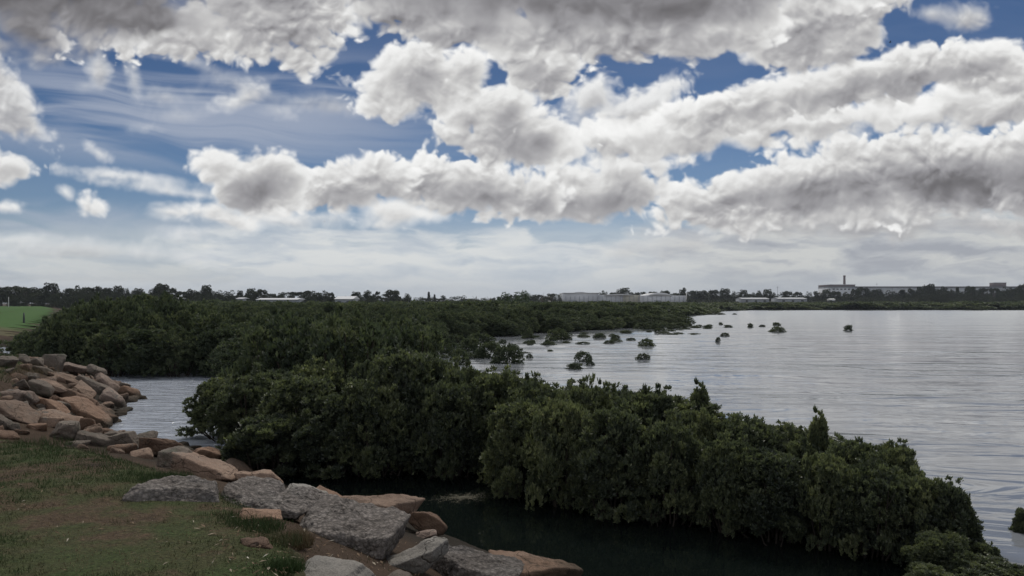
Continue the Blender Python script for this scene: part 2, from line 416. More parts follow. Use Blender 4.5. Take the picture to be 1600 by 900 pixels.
def mesh_np(name, verts, faces, mat=None, smooth=False, attrs=None):
    """faces: (n,3) or (n,4) array; returns a mesh"""
    me = bpy.data.meshes.new(name)
    verts = np.asarray(verts, np.float32); faces = np.asarray(faces, np.int32)
    k = faces.shape[1]
    me.vertices.add(len(verts)); me.vertices.foreach_set('co', verts.ravel())
    me.loops.add(faces.size); me.loops.foreach_set('vertex_index', faces.ravel())
    me.polygons.add(len(faces)); me.polygons.foreach_set('loop_start', np.arange(0, faces.size, k, dtype=np.int32))
    me.update(calc_edges=True)
    if smooth: me.polygons.foreach_set('use_smooth', np.ones(len(faces), bool))
    for an, (dom, arr) in (attrs or {}).items():
        at = me.attributes.new(an, 'FLOAT', dom); at.data.foreach_set('value', np.asarray(arr, np.float32))
    if mat: me.materials.append(mat)
    return me

def link(name, me, parent=None, loc=None):
    o = bpy.data.objects.new(name, me); COL.objects.link(o)
    if parent: o.parent = parent
    if loc is not None: o.location = loc
    return o

def thing(name, label, cat, loc=(0, 0, 0), rz=0.0, group=None):
    o = bpy.data.objects.new(name, None); COL.objects.link(o)
    o.location = loc; o.rotation_euler = (0, 0, rz); o.empty_display_size = .2
    return tag(o, label, cat, group)

def boxes_mesh(name, boxes, mat):
    """boxes: (x0,y0,z0,x1,y1,z1)"""
    V, Fc = [], []
    for (a, b, c, d, e, f) in boxes:
        n = len(V)
        V += [(a, b, c), (d, b, c), (d, e, c), (a, e, c), (a, b, f), (d, b, f), (d, e, f), (a, e, f)]
        Fc += [(n, n + 3, n + 2, n + 1), (n + 4, n + 5, n + 6, n + 7), (n, n + 1, n + 5, n + 4), (n + 1, n + 2, n + 6, n + 5), (n + 2, n + 3, n + 7, n + 6), (n + 3, n, n + 4, n + 7)]
    return mesh_np(name, V, Fc, mat)

def tube_arrays(pts, rads, sides=6):
    """tapered tube through pts; returns verts, quads"""
    V, Fc = [], []
    for i, (p, r) in enumerate(zip(pts, rads)):
        p = Vector(p)
        t = Vector(pts[min(i + 1, len(pts) - 1)]) - Vector(pts[max(i - 1, 0)])
        t.normalize()
        a = t.orthogonal().normalized(); b = t.cross(a)
        for k in range(sides):
            q = 2 * math.pi * k / sides
            V.append(tuple(p + (a * math.cos(q) + b * math.sin(q)) * r))
    for i in range(len(pts) - 1):
        for k in range(sides):
            k2 = (k + 1) % sides
            Fc.append((i * sides + k, i * sides + k2, (i + 1) * sides + k2, (i + 1) * sides + k))
    n = len(V); V.append(tuple(pts[-1])); 
    for k in range(sides): Fc.append((n, (len(pts) - 1) * sides + k, (len(pts) - 1) * sides + (k + 1) % sides, n))
    return V, [f if f[0] != f[3] else (f[0], f[1], f[2]) for f in Fc]

def mesh_tubes(name, tubes, mat, sides=6, smooth=True):
    V, Fc = [], []
    for pts, rads in tubes:
        v, f = tube_arrays(pts, rads, sides); n = len(V)
        V += v; Fc += [tuple(i + n for i in q) for q in f]
    me = bpy.data.meshes.new(name); me.from_pydata(V, [], Fc); me.materials.append(mat)
    if smooth: me.polygons.foreach_set('use_smooth', [True] * len(me.polygons))
    return me

def material(name, rough=.8, spec=.3):
    m = bpy.data.materials.new(name); m.use_nodes = True
    nt = NT(m.node_tree)
    p = m.node_tree.nodes['Principled BSDF']
    p.inputs['Roughness'].default_value = rough
    p.inputs['Specular IOR Level'].default_value = spec
    return m, nt, p

def bump(nt, p, height, strength=.5, dist=.02, prev=None):
    b = nt.n('ShaderNodeBump'); nt.put(b.inputs['Height'], height)
    b.inputs['Strength'].default_value = strength; b.inputs['Distance'].default_value = dist
    if prev is not None: nt.put(b.inputs['Normal'], prev)
    if p is not None: nt.put(p.inputs['Normal'], b.outputs[0])
    return b.outputs[0]

def flat_mat(name, col, rough=.7, var=.25, scale=1.0, spec=.3):
    m, nt, p = material(name, rough, spec)
    t = nt.n('ShaderNodeTexCoord')
    n = nt.noise(t.outputs['Object'], scale, 5, .6, dim='3D')
    f = nt.lin(n, .3, .7, 1 - var, 1 + var)
    nt.put(p.inputs['Base Color'], nt.v('SCALE', nt.xyz(*col), s=f))
    return m

# ------------------------------------------------------------------ lie of the land
BANK = [(-1.15, 4.3), (-1.45, 5.3), (-2.0, 6.4), (-2.7, 7.2), (-3.7, 8.1), (-5.2, 9.4), (-6.6, 10.1), (-9.5, 11.2), (-11.5, 12.6), (-10.9, 15.0),
        (-11.9, 18.0), (-13.6, 21.5), (-15.0, 24.6), (-18.0, 27.0), (-60, 29), (-120, 30), (-120, -60), (6, -60), (4, -10), (1.0, 0.5), (-.4, 3.2)]
WATER_EDGE = [(9, -60), (7.5, -10), (3.6, 2.6), (1.9, 6.6), (.7, 8.6), (-.9, 10.6), (-2.5, 12.2), (-3.9, 13.5), (-6.1, 16.0), (-9.3, 18.2), (-10.6, 21.5),
              (-12.3, 26.2), (-14.5, 29.2), (-20, 32), (-125, 34)]
FIELD = [(-30, 54), (-36, 60), (-58, 100), (-115, 200), (-200, 350), (-260, 450), (-700, 520), (-900, 60)]
SHORE = [(-265, 425), (-120, 420), (-20, 430), (60, 400), (118, 378), (200, 374), (330, 376), (600, 372), (1500, 380), (9000, 500)]

def seg_dist(X, Y, pts, closed):
    d = np.full(X.shape, 1e9)
    n = len(pts)
    for i in range(n if closed else n - 1):
        (ax, ay), (bx, by) = pts[i], pts[(i + 1) % n]
        dx, dy = bx - ax, by - ay
        t = np.clip(((X - ax) * dx + (Y - ay) * dy) / (dx * dx + dy * dy), 0, 1)
        d = np.minimum(d, np.hypot(X - ax - t * dx, Y - ay - t * dy))
    return d

def inside(X, Y, pts):
    r = np.zeros(X.shape, bool); n = len(pts)
    for i in range(n):
        (ax, ay), (bx, by) = pts[i], pts[(i + 1) % n]
        if ay == by: continue
        c = ((ay > Y) != (by > Y)) & (X < (bx - ax) * (Y - ay) / (by - ay) + ax)
        r ^= c
    return r

LANDPOLY = WATER_EDGE + [(-125, -60)]
def height(X, Y):
    X = np.asarray(X, float); Y = np.asarray(Y, float)
    inb = inside(X, Y, BANK); inl = inside(X, Y, LANDPOLY)
    db = seg_dist(X, Y, BANK, True); dw = seg_dist(X, Y, WATER_EDGE, False)
    t = db / (db + dw + 1e-6)
    z = np.where(inb, 1.4 + .03 * np.sin(X * 1.3) * np.sin(Y * .9) - .12 * np.exp(-db / .5), 1.28 * (1 - t) ** 1.1 - .05)
    z = np.where(inl, z, -np.minimum(.9, .05 + .28 * dw))
    inf = inside(X, Y, FIELD); df = seg_dist(X, Y, FIELD, True)
    zf = np.where(inf, .25 + 1.2 * np.minimum(df / 8.0, 1.0), -.4 - df * .1)
    z = np.maximum(z, zf)
    sx = np.array([p[0] for p in SHORE]); sy = np.array([p[1] for p in SHORE])
    ys = np.interp(X, sx, sy)
    z = np.maximum(z, np.clip((Y - ys) * .02 - .05, -9, 1.2))
    return z

def hz(x, y): return float(height(np.array([x]), np.array([y]))[0])

def ray(px, py, d):            # the point seen at a photograph pixel, d metres out
    return Vector(((px - 800) / F * d, d, EYE - (py - HZ) / F * d))
def on_ground(px, py, z=None):
    """distance at which the ray through a pixel reaches the ground (or the level z)"""
    k = (py - HZ) / F
    if z is not None: return (EYE - z) / k
    ds = np.concatenate([np.arange(3.5, 40, .05), np.arange(40, 500, .5)])
    x = (px - 800) / F * ds
    h = np.maximum(height(x, ds), 0)
    hit = np.nonzero(EYE - k * ds <= h)[0]
    return float(ds[hit[0]]) if len(hit) else 400.0

# ------------------------------------------------------------------ ground sheet
def axis(lo, a, b, hi, fine, g=1.12):
    c = list(np.arange(a, b, fine))
    s = fine; x = c[0]; L = []
    while x > lo: s *= g; x -= s; L.append(x)
    s = fine; x = c[-1]; H = []
    while x < hi: s *= g; x += s; H.append(x)
    return np.array(L[::-1] + c + H)
xs = axis(-30000, -17, 4, 30000, .14, 1.09); ys = axis(-30000, 3, 31, 32000, .14, 1.07)
GX, GY = np.meshgrid(xs, ys)
GZ = height(GX, GY)
near = (np.abs(GX) < 40) & (GY < 45) & (GY > -10)
rn = np.random.RandomState(5)
GZ = GZ + np.where(near, (rn.rand(*GX.shape) - .5) * .012, 0)
nx, ny = len(xs), len(ys)
idx = np.arange(nx * ny).reshape(ny, nx)
quads = np.stack([idx[:-1, :-1], idx[:-1, 1:], idx[1:, 1:], idx[1:, :-1]], -1).reshape(-1, 4)
m_ground, nt, p = material('turf and soil', .95, .15)
geo = nt.n('ShaderNodeNewGeometry'); pos = geo.outputs['Position']
z = nt.sep(pos)[2]
big = nt.noise(pos, .55, 4, .6, dim='3D'); mid_ = nt.noise(pos, 2.3, 5, .62, dim='3D'); fine_ = nt.noise(pos, 34, 4, .7, dim='3D')
mixn = nt.m('ADD', nt.m('MULTIPLY', big, .5), nt.m('MULTIPLY', mid_, .5))
grass_c = nt.ramp(mixn, [(.36, (.050, .036, .026)), (.45, (.105, .075, .048)), (.51, (.074, .076, .035)), (.62, (.054, .078, .027))])
grass_c = nt.mix(nt.lin(fine_, .35, .7, 0, .75), nt.v('SCALE', grass_c, s=.55), nt.v('SCALE', grass_c, s=1.7))
mud = nt.mix(nt.noise(pos, 6, 4, .6, dim='3D'), (.022, .019, .015), (.05, .042, .033))
soil = nt.mix(nt.noise(pos, 3.5, 6, .65, dim='3D'), (.035, .024, .017), (.105, .072, .05))
mud = nt.mix(nt.step(z, .25, .6), mud, soil)
f_m = nt.step(nt.m('ADD', z, nt.m('MULTIPLY', mid_, .12)), 1.22, 1.38)
nt.put(p.inputs['Base Color'], nt.mix(f_m, mud, grass_c))
bump(nt, p, nt.m('ADD', fine_, nt.m('MULTIPLY', mid_, 1.5)), .9, .03)
ground = link('ground', mesh_np('ground', np.stack([GX, GY, GZ], -1).reshape(-1, 3), quads, m_ground, True))
tag(ground, kind='structure')

# playing field beyond the inlet
m_field, nt, p = material('mown field', .9, .1)
pos = nt.n('ShaderNodeNewGeometry').outputs['Position']
n1 = nt.noise(nt.v('MULTIPLY', pos, (.03, .012, 1)), 1.0, 4, .5, dim='3D'); yv = nt.sep(pos)[1]
edge = nt.step(nt.m('ADD', yv, nt.m('MULTIPLY', n1, 14)), 72, 84)
nt.put(p.inputs['Base Color'], nt.mix(edge, (.11, .10, .055), nt.mix(n1, (.052, .112, .030), (.075, .138, .042))))
fx = axis(-900, -300, -28, -20, 2.5, 1.25); fy = axis(50, 56, 450, 520, 3, 1.2)
FX, FY = np.meshgrid(fx, fy); FZ = height(FX, FY) + .03
ins = inside(FX, FY, FIELD)
fi = np.arange(FX.size).reshape(FX.shape)
q = np.stack([fi[:-1, :-1], fi[:-1, 1:], fi[1:, 1:], fi[1:, :-1]], -1).reshape(-1, 4)
keep = ins.ravel()[q].all(1)
field = link('grass_field', mesh_np('grass_field', np.stack([FX, FY, FZ], -1).reshape(-1, 3), q[keep], m_field, True))
tag(field, kind='structure')

# ------------------------------------------------------------------ water
m_water, nt, p = material('tidal water', .035, .5)
p.inputs['IOR'].default_value = 1.36
pos = nt.n('ShaderNodeNewGeometry').outputs['Position']
wx, wy, _ = nt.sep(pos)
rot = nt.n('ShaderNodeVectorRotate', rotation_type='Z_AXIS'); nt.put(rot.inputs['Vector'], pos); rot.inputs['Angle'].default_value = R(8)
# sheltered creek stays dark; ruffled bay and inlet get silt plus painted sky reflection
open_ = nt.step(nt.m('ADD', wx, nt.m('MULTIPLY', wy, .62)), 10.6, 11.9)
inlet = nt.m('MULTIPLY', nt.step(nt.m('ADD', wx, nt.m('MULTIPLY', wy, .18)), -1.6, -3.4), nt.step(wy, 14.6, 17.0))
silt_sheen = nt.m('MAXIMUM', open_, inlet)
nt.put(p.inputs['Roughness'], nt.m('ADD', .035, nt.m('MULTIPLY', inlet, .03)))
nt.put(p.inputs['Base Color'], nt.mix(silt_sheen, (.006, .009, .008), nt.mix(inlet, (.225, .24, .262), (.46, .50, .57))))  # inlet palest: reflected sky put into the base colour
far_ = nt.m('DIVIDE', 1.0, nt.m('ADD', 1.0, nt.m('POWER', nt.m('MULTIPLY', nt.m('MAXIMUM', wy, 0.0), .028), 1.6)))
w1 = nt.noise(nt.v('MULTIPLY', rot.outputs[0], (.20, .62, 1)), 1.0, 4, .50, dim='2D', dist=.6)
w2 = nt.noise(nt.v('MULTIPLY', pos, (1.6, 5.0, 1)), 1.0, 3, .55, dim='2D')
w3 = nt.noise(nt.v('MULTIPLY', rot.outputs[0], (.035, .20, 1)), 1.0, 3, .5, dim='2D')
w4 = nt.noise(nt.v('MULTIPLY', pos, (.9, 2.6, 1)), 1.0, 4, .55, dim='2D', dist=.6)
calm = nt.step(nt.noise(nt.v('MULTIPLY', pos, (.05, .16, 1)), 1.0, 3, .5, dim='2D'), .40, .60, .1, 1.0)
h = nt.m('ADD', nt.m('MULTIPLY', w1, nt.m('MULTIPLY', nt.m('ADD', calm, .30), .19)), nt.m('MULTIPLY', w2, nt.m('MULTIPLY', calm, .0035)))
h = nt.m('ADD', h, nt.m('MULTIPLY', w3, .05))
h = nt.m('MULTIPLY', h, nt.m('MULTIPLY', far_, nt.m('ADD', .05, nt.m('MULTIPLY', open_, .95))))
h = nt.m('ADD', h, nt.m('MULTIPLY', w4, nt.m('MULTIPLY', inlet, .20)))
# normals tilted towards the near shore so the water mirrors higher, brighter sky
lean = nt.m('ADD', nt.m('MULTIPLY', open_, .034), nt.m('MULTIPLY', inlet, .085))
b = nt.n('ShaderNodeBump'); nt.put(b.inputs['Height'], h); b.inputs['Strength'].default_value = 1.0; b.inputs['Distance'].default_value = 1.0
nt.put(p.inputs['Normal'], nt.v('NORMALIZE', nt.v('ADD', b.outputs[0], nt.v('SCALE', nt.xyz(0, -1, 0), s=lean))))
wxs = axis(-2500, -30, 60, 4000, 8, 1.3); wys = axis(-200, 0, 100, 470, 8, 1.3)
WX, WY = np.meshgrid(wxs, wys); wi = np.arange(WX.size).reshape(WX.shape)
q = np.stack([wi[:-1, :-1], wi[:-1, 1:], wi[1:, 1:], wi[1:, :-1]], -1).reshape(-1, 4)
water = link('water', mesh_np('water', np.stack([WX, WY, WX * 0], -1).reshape(-1, 3), q, m_water, True))
tag(water, kind='structure')

lat3 = np.random.RandomState(77).rand(64, 64, 64).astype(np.float32)
def vnoise3(P):
    i = np.floor(P).astype(int); f = P - i; f = f * f * (3 - 2 * f); i &= 63; j = (i + 1) & 63
    def g(a, b, c): return lat3[a, b, c]
    x, y, z = f.T
    c00 = g(i[:, 0], i[:, 1], i[:, 2]) * (1 - x) + g(j[:, 0], i[:, 1], i[:, 2]) * x
    c10 = g(i[:, 0], j[:, 1], i[:, 2]) * (1 - x) + g(j[:, 0], j[:, 1], i[:, 2]) * x
    c01 = g(i[:, 0], i[:, 1], j[:, 2]) * (1 - x) + g(j[:, 0], i[:, 1], j[:, 2]) * x
    c11 = g(i[:, 0], j[:, 1], j[:, 2]) * (1 - x) + g(j[:, 0], j[:, 1], j[:, 2]) * x
    return (c00 * (1 - y) + c10 * y) * (1 - z) + (c01 * (1 - y) + c11 * y) * z - .5
def fb3(P, o, f, octs, g=.5):
    s = 0; a = 1
    for k in range(octs): s = s + a * vnoise3(P * f * 2.07 ** k + o + 9.1 * k + 200); a *= g
    return s

# ------------------------------------------------------------------ turf on the bank
def blades(name, n, region, hlo, hhi, wid, seed, mat, lean=.6):
    rr = np.random.RandomState(seed)
    x0, y0, x1, y1 = region
    P2 = np.stack([x0 + rr.rand(n) * (x1 - x0), y0 + rr.rand(n) ** 1.25 * (y1 - y0)], 1)
    db_ = seg_dist(P2[:, 0], P2[:, 1], BANK, True)
    ok = inside(P2[:, 0], P2[:, 1], BANK) | ((db_ < 1.3) & (rr.rand(n) < .55 * np.exp(-db_ / .5)) & inside(P2[:, 0], P2[:, 1], LANDPOLY))
    P2 = P2[ok]; n = len(P2)
    P3 = np.stack([P2[:, 0], P2[:, 1] * 1.0, P2[:, 0] * 0], 1)
    tuft = np.clip(fb3(P3, 3, 6.5, 3) * 1.6 + .5, 0, 1)
    bald = np.clip(fb3(P3, 40, 1.15, 5, .6) * 1.9 + .52, 0, 1)
    ok = rr.rand(n) < .25 + .75 * bald
    P2, tuft, bald = P2[ok], tuft[ok], bald[ok]; n = len(P2)
    z = height(P2[:, 0], P2[:, 1]) - .004
    hh = (hlo + (hhi - hlo) * rr.rand(n) ** 2) * (.45 + .8 * tuft * bald)
    a = rr.rand(n) * 2 * math.pi; l = hh * lean * rr.rand(n) * 1.6
    b = rr.rand(n) * 2 * math.pi
    base = np.stack([P2[:, 0], P2[:, 1], z], 1)
    w = np.stack([np.cos(a), np.sin(a), a * 0], 1) * (wid * (.6 + .8 * rr.rand(n)))[:, None]
    tip = base + np.stack([np.cos(b) * l, np.sin(b) * l, hh], 1)
    V = np.stack([base - w, base + w, tip], 1).reshape(-1, 3)
    Fc = np.arange(3 * n).reshape(n, 3)
    tone = np.clip(.03 + .74 * bald + .3 * (rr.rand(n) - .5) + .15 * tuft, 0, 1)
    me = mesh_np(name, V, Fc, mat, False, {'tone': ('FACE', tone)})
    return me
m_blade, nt, p = material('grass blades', .7, .2)
at = nt.n('ShaderNodeAttribute', attribute_name='tone')
nt.put(p.inputs['Base Color'], nt.ramp(at.outputs['Fac'], [(.10, (.19, .14, .085)), (.30, (.14, .12, .062)), (.48, (.090, .096, .044)), (.74, (.066, .088, .036)), (.98, (.052, .092, .030))]))
turf = link('grass', blades('grass', 260000, (-8.5, 3.0, -.2, 11.2), .014, .058, .0026, 3, m_blade))
tag(turf, kind='stuff')
rough_ = link('dry_grass', blades('dry_grass', 60000, (-19, 15, -10.5, 28), .04, .16, .006, 9, m_blade))
tag(rough_, kind='stuff')
# tall green tufts here and there along the rock edge
def tufts(name, spots, seed):
    rr = np.random.RandomState(seed); V = []; T = []
    for (x, y, n, r, hgt, tone) in spots:
        zz = max(hz(x, y), 0) - .01
        for k in range(n):
            a = rr.rand() * 6.28; q = r * math.sqrt(rr.rand()); bx, by = x + q * math.cos(a), y + q * math.sin(a) * .7
            hh = hgt * (.5 + .7 * rr.rand()); b = rr.rand() * 6.28; l = hh * .7 * rr.rand(); w = .003; c = rr.rand() * 3.14
            V += [(bx - w * math.cos(c), by - w * math.sin(c), zz), (bx + w * math.cos(c), by + w * math.sin(c), zz), (bx + l * math.cos(b), by + l * math.sin(b), zz + hh)]
            T.append(min(1, max(0, tone + (rr.rand() - .5) * .3)))
    return mesh_np(name, V, np.arange(len(V)).reshape(-1, 3), m_blade, False, {'tone': ('FACE', T)})
def gp(px, py, z=1.4):
    d = on_ground(px, py, z); q = ray(px, py, d); return q.x, q.y
TS = []
for (px_, py_, n, r, hgt, tone) in [(235, 740, 900, .35, .07, .9), (60, 678, 500, .4, .10, .8), (400, 810, 700, .22, .09, .8), (350, 800, 500, .25, .06, .85), (445, 870, 500, .13, .08, .9), (455, 810, 600, .14, .12, .2),
                                 (470, 800, 400, .10, .12, .15), (270, 735, 500, .2, .08, .75), (545, 855, 300, .09, .10, .2), (430, 830, 400, .2, .08, .5), (530, 870, 250, .08, .09, .25), (130, 680, 300, .3, .09, .7), (20, 570, 500, 1.2, .25, .15)]:
    x_, y_ = gp(px_, py_); TS.append((x_, y_, n, r, hgt, tone))
tf = link('tall_grass', tufts('tall_grass', TS, 4)); tag(tf, kind='stuff')
# pale litter: gum leaves, bark scraps, twigs lying on the turf
rr = np.random.RandomState(21); V = []; Fq = []
for k in range(760):
    dense = k < 560
    px_, py_ = (330 + rr.rand() * 330, 770 + rr.rand() ** .8 * 135) if dense else (rr.rand() * 480, 700 + rr.rand() * 200)
    d_ = on_ground(px_, py_); q_ = ray(px_, py_, d_); x_, y_ = q_.x, q_.y
    if hz(x_, y_) < .45: continue
    zz = hz(x_, y_) + .010 + rr.rand() * .015; a = rr.rand() * 6.28; L = .008 + .024 * rr.rand() ** 2; w = L * (.12 + .3 * rr.rand()); t = (rr.rand() - .5) * .02
    c, s = math.cos(a), math.sin(a); n = len(V)
    V += [(x_ - c * L, y_ - s * L, zz - t), (x_ + s * w, y_ - c * w, zz + .003), (x_ + c * L, y_ + s * L, zz + t), (x_ - s * w, y_ + c * w, zz + .003)]
    Fq.append((n, n + 1, n + 2, n + 3))
m_lit, nt, p = material('dry litter', .8, .2)
rndi = nt.n('ShaderNodeNewGeometry').outputs['Random Per Island']
nt.put(p.inputs['Base Color'], nt.ramp(rndi, [(.0, (.10, .06, .035)), (.6, (.20, .14, .09)), (.86, (.34, .29, .22)), (1, (.62, .58, .50))]))
lit = link('leaf_litter', mesh_np('leaf_litter', V, Fq, m_lit)); tag(lit, kind='stuff')

# ------------------------------------------------------------------ rocks
def rock_material(name, stops, lichen, lf, rough=.85, gravel=False):
    m, nt, p = material(name, rough, .25)
    tc = nt.n('ShaderNodeTexCoord'); oi = nt.n('ShaderNodeObjectInfo')
    q = nt.v('ADD', tc.outputs['Object'], nt.v('SCALE', nt.xyz(1, .7, .3), s=nt.m('MULTIPLY', oi.outputs['Random'], 40)))
    n1 = nt.noise(q, 2.2, 6, .65, dim='3D'); n2 = nt.noise(q, 9, 5, .6, dim='3D'); n3 = nt.noise(q, 70, 3, .7, dim='3D')
    f = nt.m('ADD', nt.m('MULTIPLY', n1, .7), nt.m('MULTIPLY', n2, .3))
    c = nt.ramp(f, stops)
    c = nt.mix(nt.step(nt.m('ADD', nt.m('MULTIPLY', n1, .35), nt.m('MULTIPLY', nt.noise(q, 5, 6, .7, dim='3D', ), .65)), lf, lf + .10), c, lichen)
    c = nt.v('SCALE', c, s=nt.lin(n3, .3, .7, .72, 1.28))
    # cracks and dirt lines
    ck = nt.vor(nt.v('ADD', q, nt.v('SCALE', nt.noise(q, 3, 3, .6, col=True, dim='3D'), s=.5)), 1.6, 'DISTANCE_TO_EDGE', dim='3D')
    c = nt.mix(nt.step(ck, 0, .018, .6, 0), c, (.03, .024, .018))
    vr = nt.lin(oi.outputs['Random'], 0, 1, .78, 1.18)
    c = nt.v('SCALE', c, s=vr)
    if gravel:
        vo = nt.vor(q, 26, dim='3D'); vo2 = nt.vor(q, 60, dim='3D')
        vc = nt.vor(q, 26, out='Color', dim='3D')
        c = nt.v('SCALE', c, s=nt.lin(nt.sep(vc)[0], 0, 1, .78, 1.25))
        c = nt.v('SCALE', c, s=nt.step(vo, .2, .62, 1.05, .62))
        h = nt.m('ADD', nt.m('MULTIPLY', vo, -1.0), nt.m('MULTIPLY', vo2, -.4))
        bump(nt, p, h, .7, .02)
    else:
        bump(nt, p, nt.m('ADD', nt.m('ADD', nt.m('MULTIPLY', n2, .8), nt.m('MULTIPLY', n3, .22)), nt.m('MULTIPLY', nt.step(ck, 0, .02), .25)), .8, .05)
    # weed and wet silt up to the tide line
    gz = nt.sep(nt.n('ShaderNodeNewGeometry').outputs['Position'])[2]
    tide = nt.step(nt.m('ADD', gz, nt.m('MULTIPLY', nt.m('SUBTRACT', n2, .5), .25)), .10, .30, 1.0, 0.0)
    c = nt.mix(nt.m('MULTIPLY', tide, .8), c, (.035, .032, .022))
    # rust and lichen blotches differ from stone to stone
    blot = nt.step(nt.noise(q, 1.1, 3, .5, dim='3D'), .48, .62)
    c = nt.mix(nt.m('MULTIPLY', blot, .45), c, nt.v('MULTIPLY', c, (.62, .66, .70)))
    nt.put(p.inputs['Base Color'], c)
    return m
ROCKM = {
 'tan': rock_material('tan granite', [(.3, (.16, .108, .078)), (.5, (.26, .182, .135)), (.68, (.33, .245, .185))], (.19, .17, .145), .56),
 'orange': rock_material('orange granite', [(.3, (.15, .092, .062)), (.5, (.25, .16, .11)), (.68, (.32, .22, .16))], (.22, .18, .14), .60),
 'pink': rock_material('pinkish granite', [(.3, (.16, .115, .09)), (.5, (.25, .19, .155)), (.68, (.31, .25, .21))], (.16, .145, .125), .52),
 'grey': rock_material('grey lichened granite', [(.3, (.10, .082, .066)), (.5, (.17, .140, .115)), (.68, (.25, .208, .17))], (.12, .12, .09), .52),
 'pale': rock_material('pale grey granite', [(.3, (.20, .185, .165)), (.5, (.29, .27, .24)), (.68, (.36, .335, .30))], (.20, .18, .15), .56),
 'brown': rock_material('brown granite', [(.3, (.10, .06, .042)), (.5, (.18, .115, .08)), (.68, (.25, .17, .12))], (.13, .115, .10), .55),
 'rubble': rock_material('gravelly concrete rubble', [(.3, (.125, .108, .096)), (.5, (.205, .182, .165)), (.68, (.275, .248, .225))], (.16, .145, .135), .57, .95, True),
}
def ico(n):
    bm = bmesh.new(); bmesh.ops.create_icosphere(bm, subdivisions=n, radius=1)
    V = np.array([v.co[:] for v in bm.verts]); Fc = np.array([[v.index for v in f.verts] for f in bm.faces]); bm.free()
    return V, Fc
ICO = {k: ico(k) for k in (4, 5, 6)}
def rock_mesh(seed, W, Dp, Hh, mat, res=4, p=11, rough=.05, rubble=False):
    rr = np.random.RandomState(seed); V, Fc = ICO[res]
    N = []; dd = []
    for ax in range(3):
        for sg in (-1, 1):
            v = np.zeros(3); v[ax] = sg; v += rr.randn(3) * .22; N.append(v / np.linalg.norm(v)); dd.append(.82 + .2 * rr.rand())
    for k in range(8):
        v = rr.randn(3); v /= np.linalg.norm(v); N.append(v); dd.append(.74 + .4 * rr.rand())
    N = np.array(N); dd = np.array(dd)
    c = np.maximum(V @ N.T, 1e-4) / dd
    r = (c ** p).sum(1) ** (-1.0 / p)
    P = V * r[:, None]
    P = P / np.abs(P).max(0)
    S = np.array([W, Dp, Hh]) / 2
    P = P * S
    nrm = V / S; nrm /= np.linalg.norm(nrm, axis=1)[:, None]
    m = min(W, Dp, Hh * 1.5)
    off = seed * 3.17 % 50
    disp = fb3(P / m, off, 1.3, 4, .5) * .15 * m * (rough / .05) * .8 + fb3(P, off, 14, 3, .55) * .018 * min(1, m * 2)
    # a few broken steps
    st = fb3(P / m, off + 20, 1.7, 2); disp += (np.round(st * 5) / 5 - st) * .10 * m
    if rubble: disp += fb3(P, off, 7, 5, .62) * .034
    P = P + nrm * disp[:, None]
    return mesh_np('rock', P, Fc, mat, not rubble)

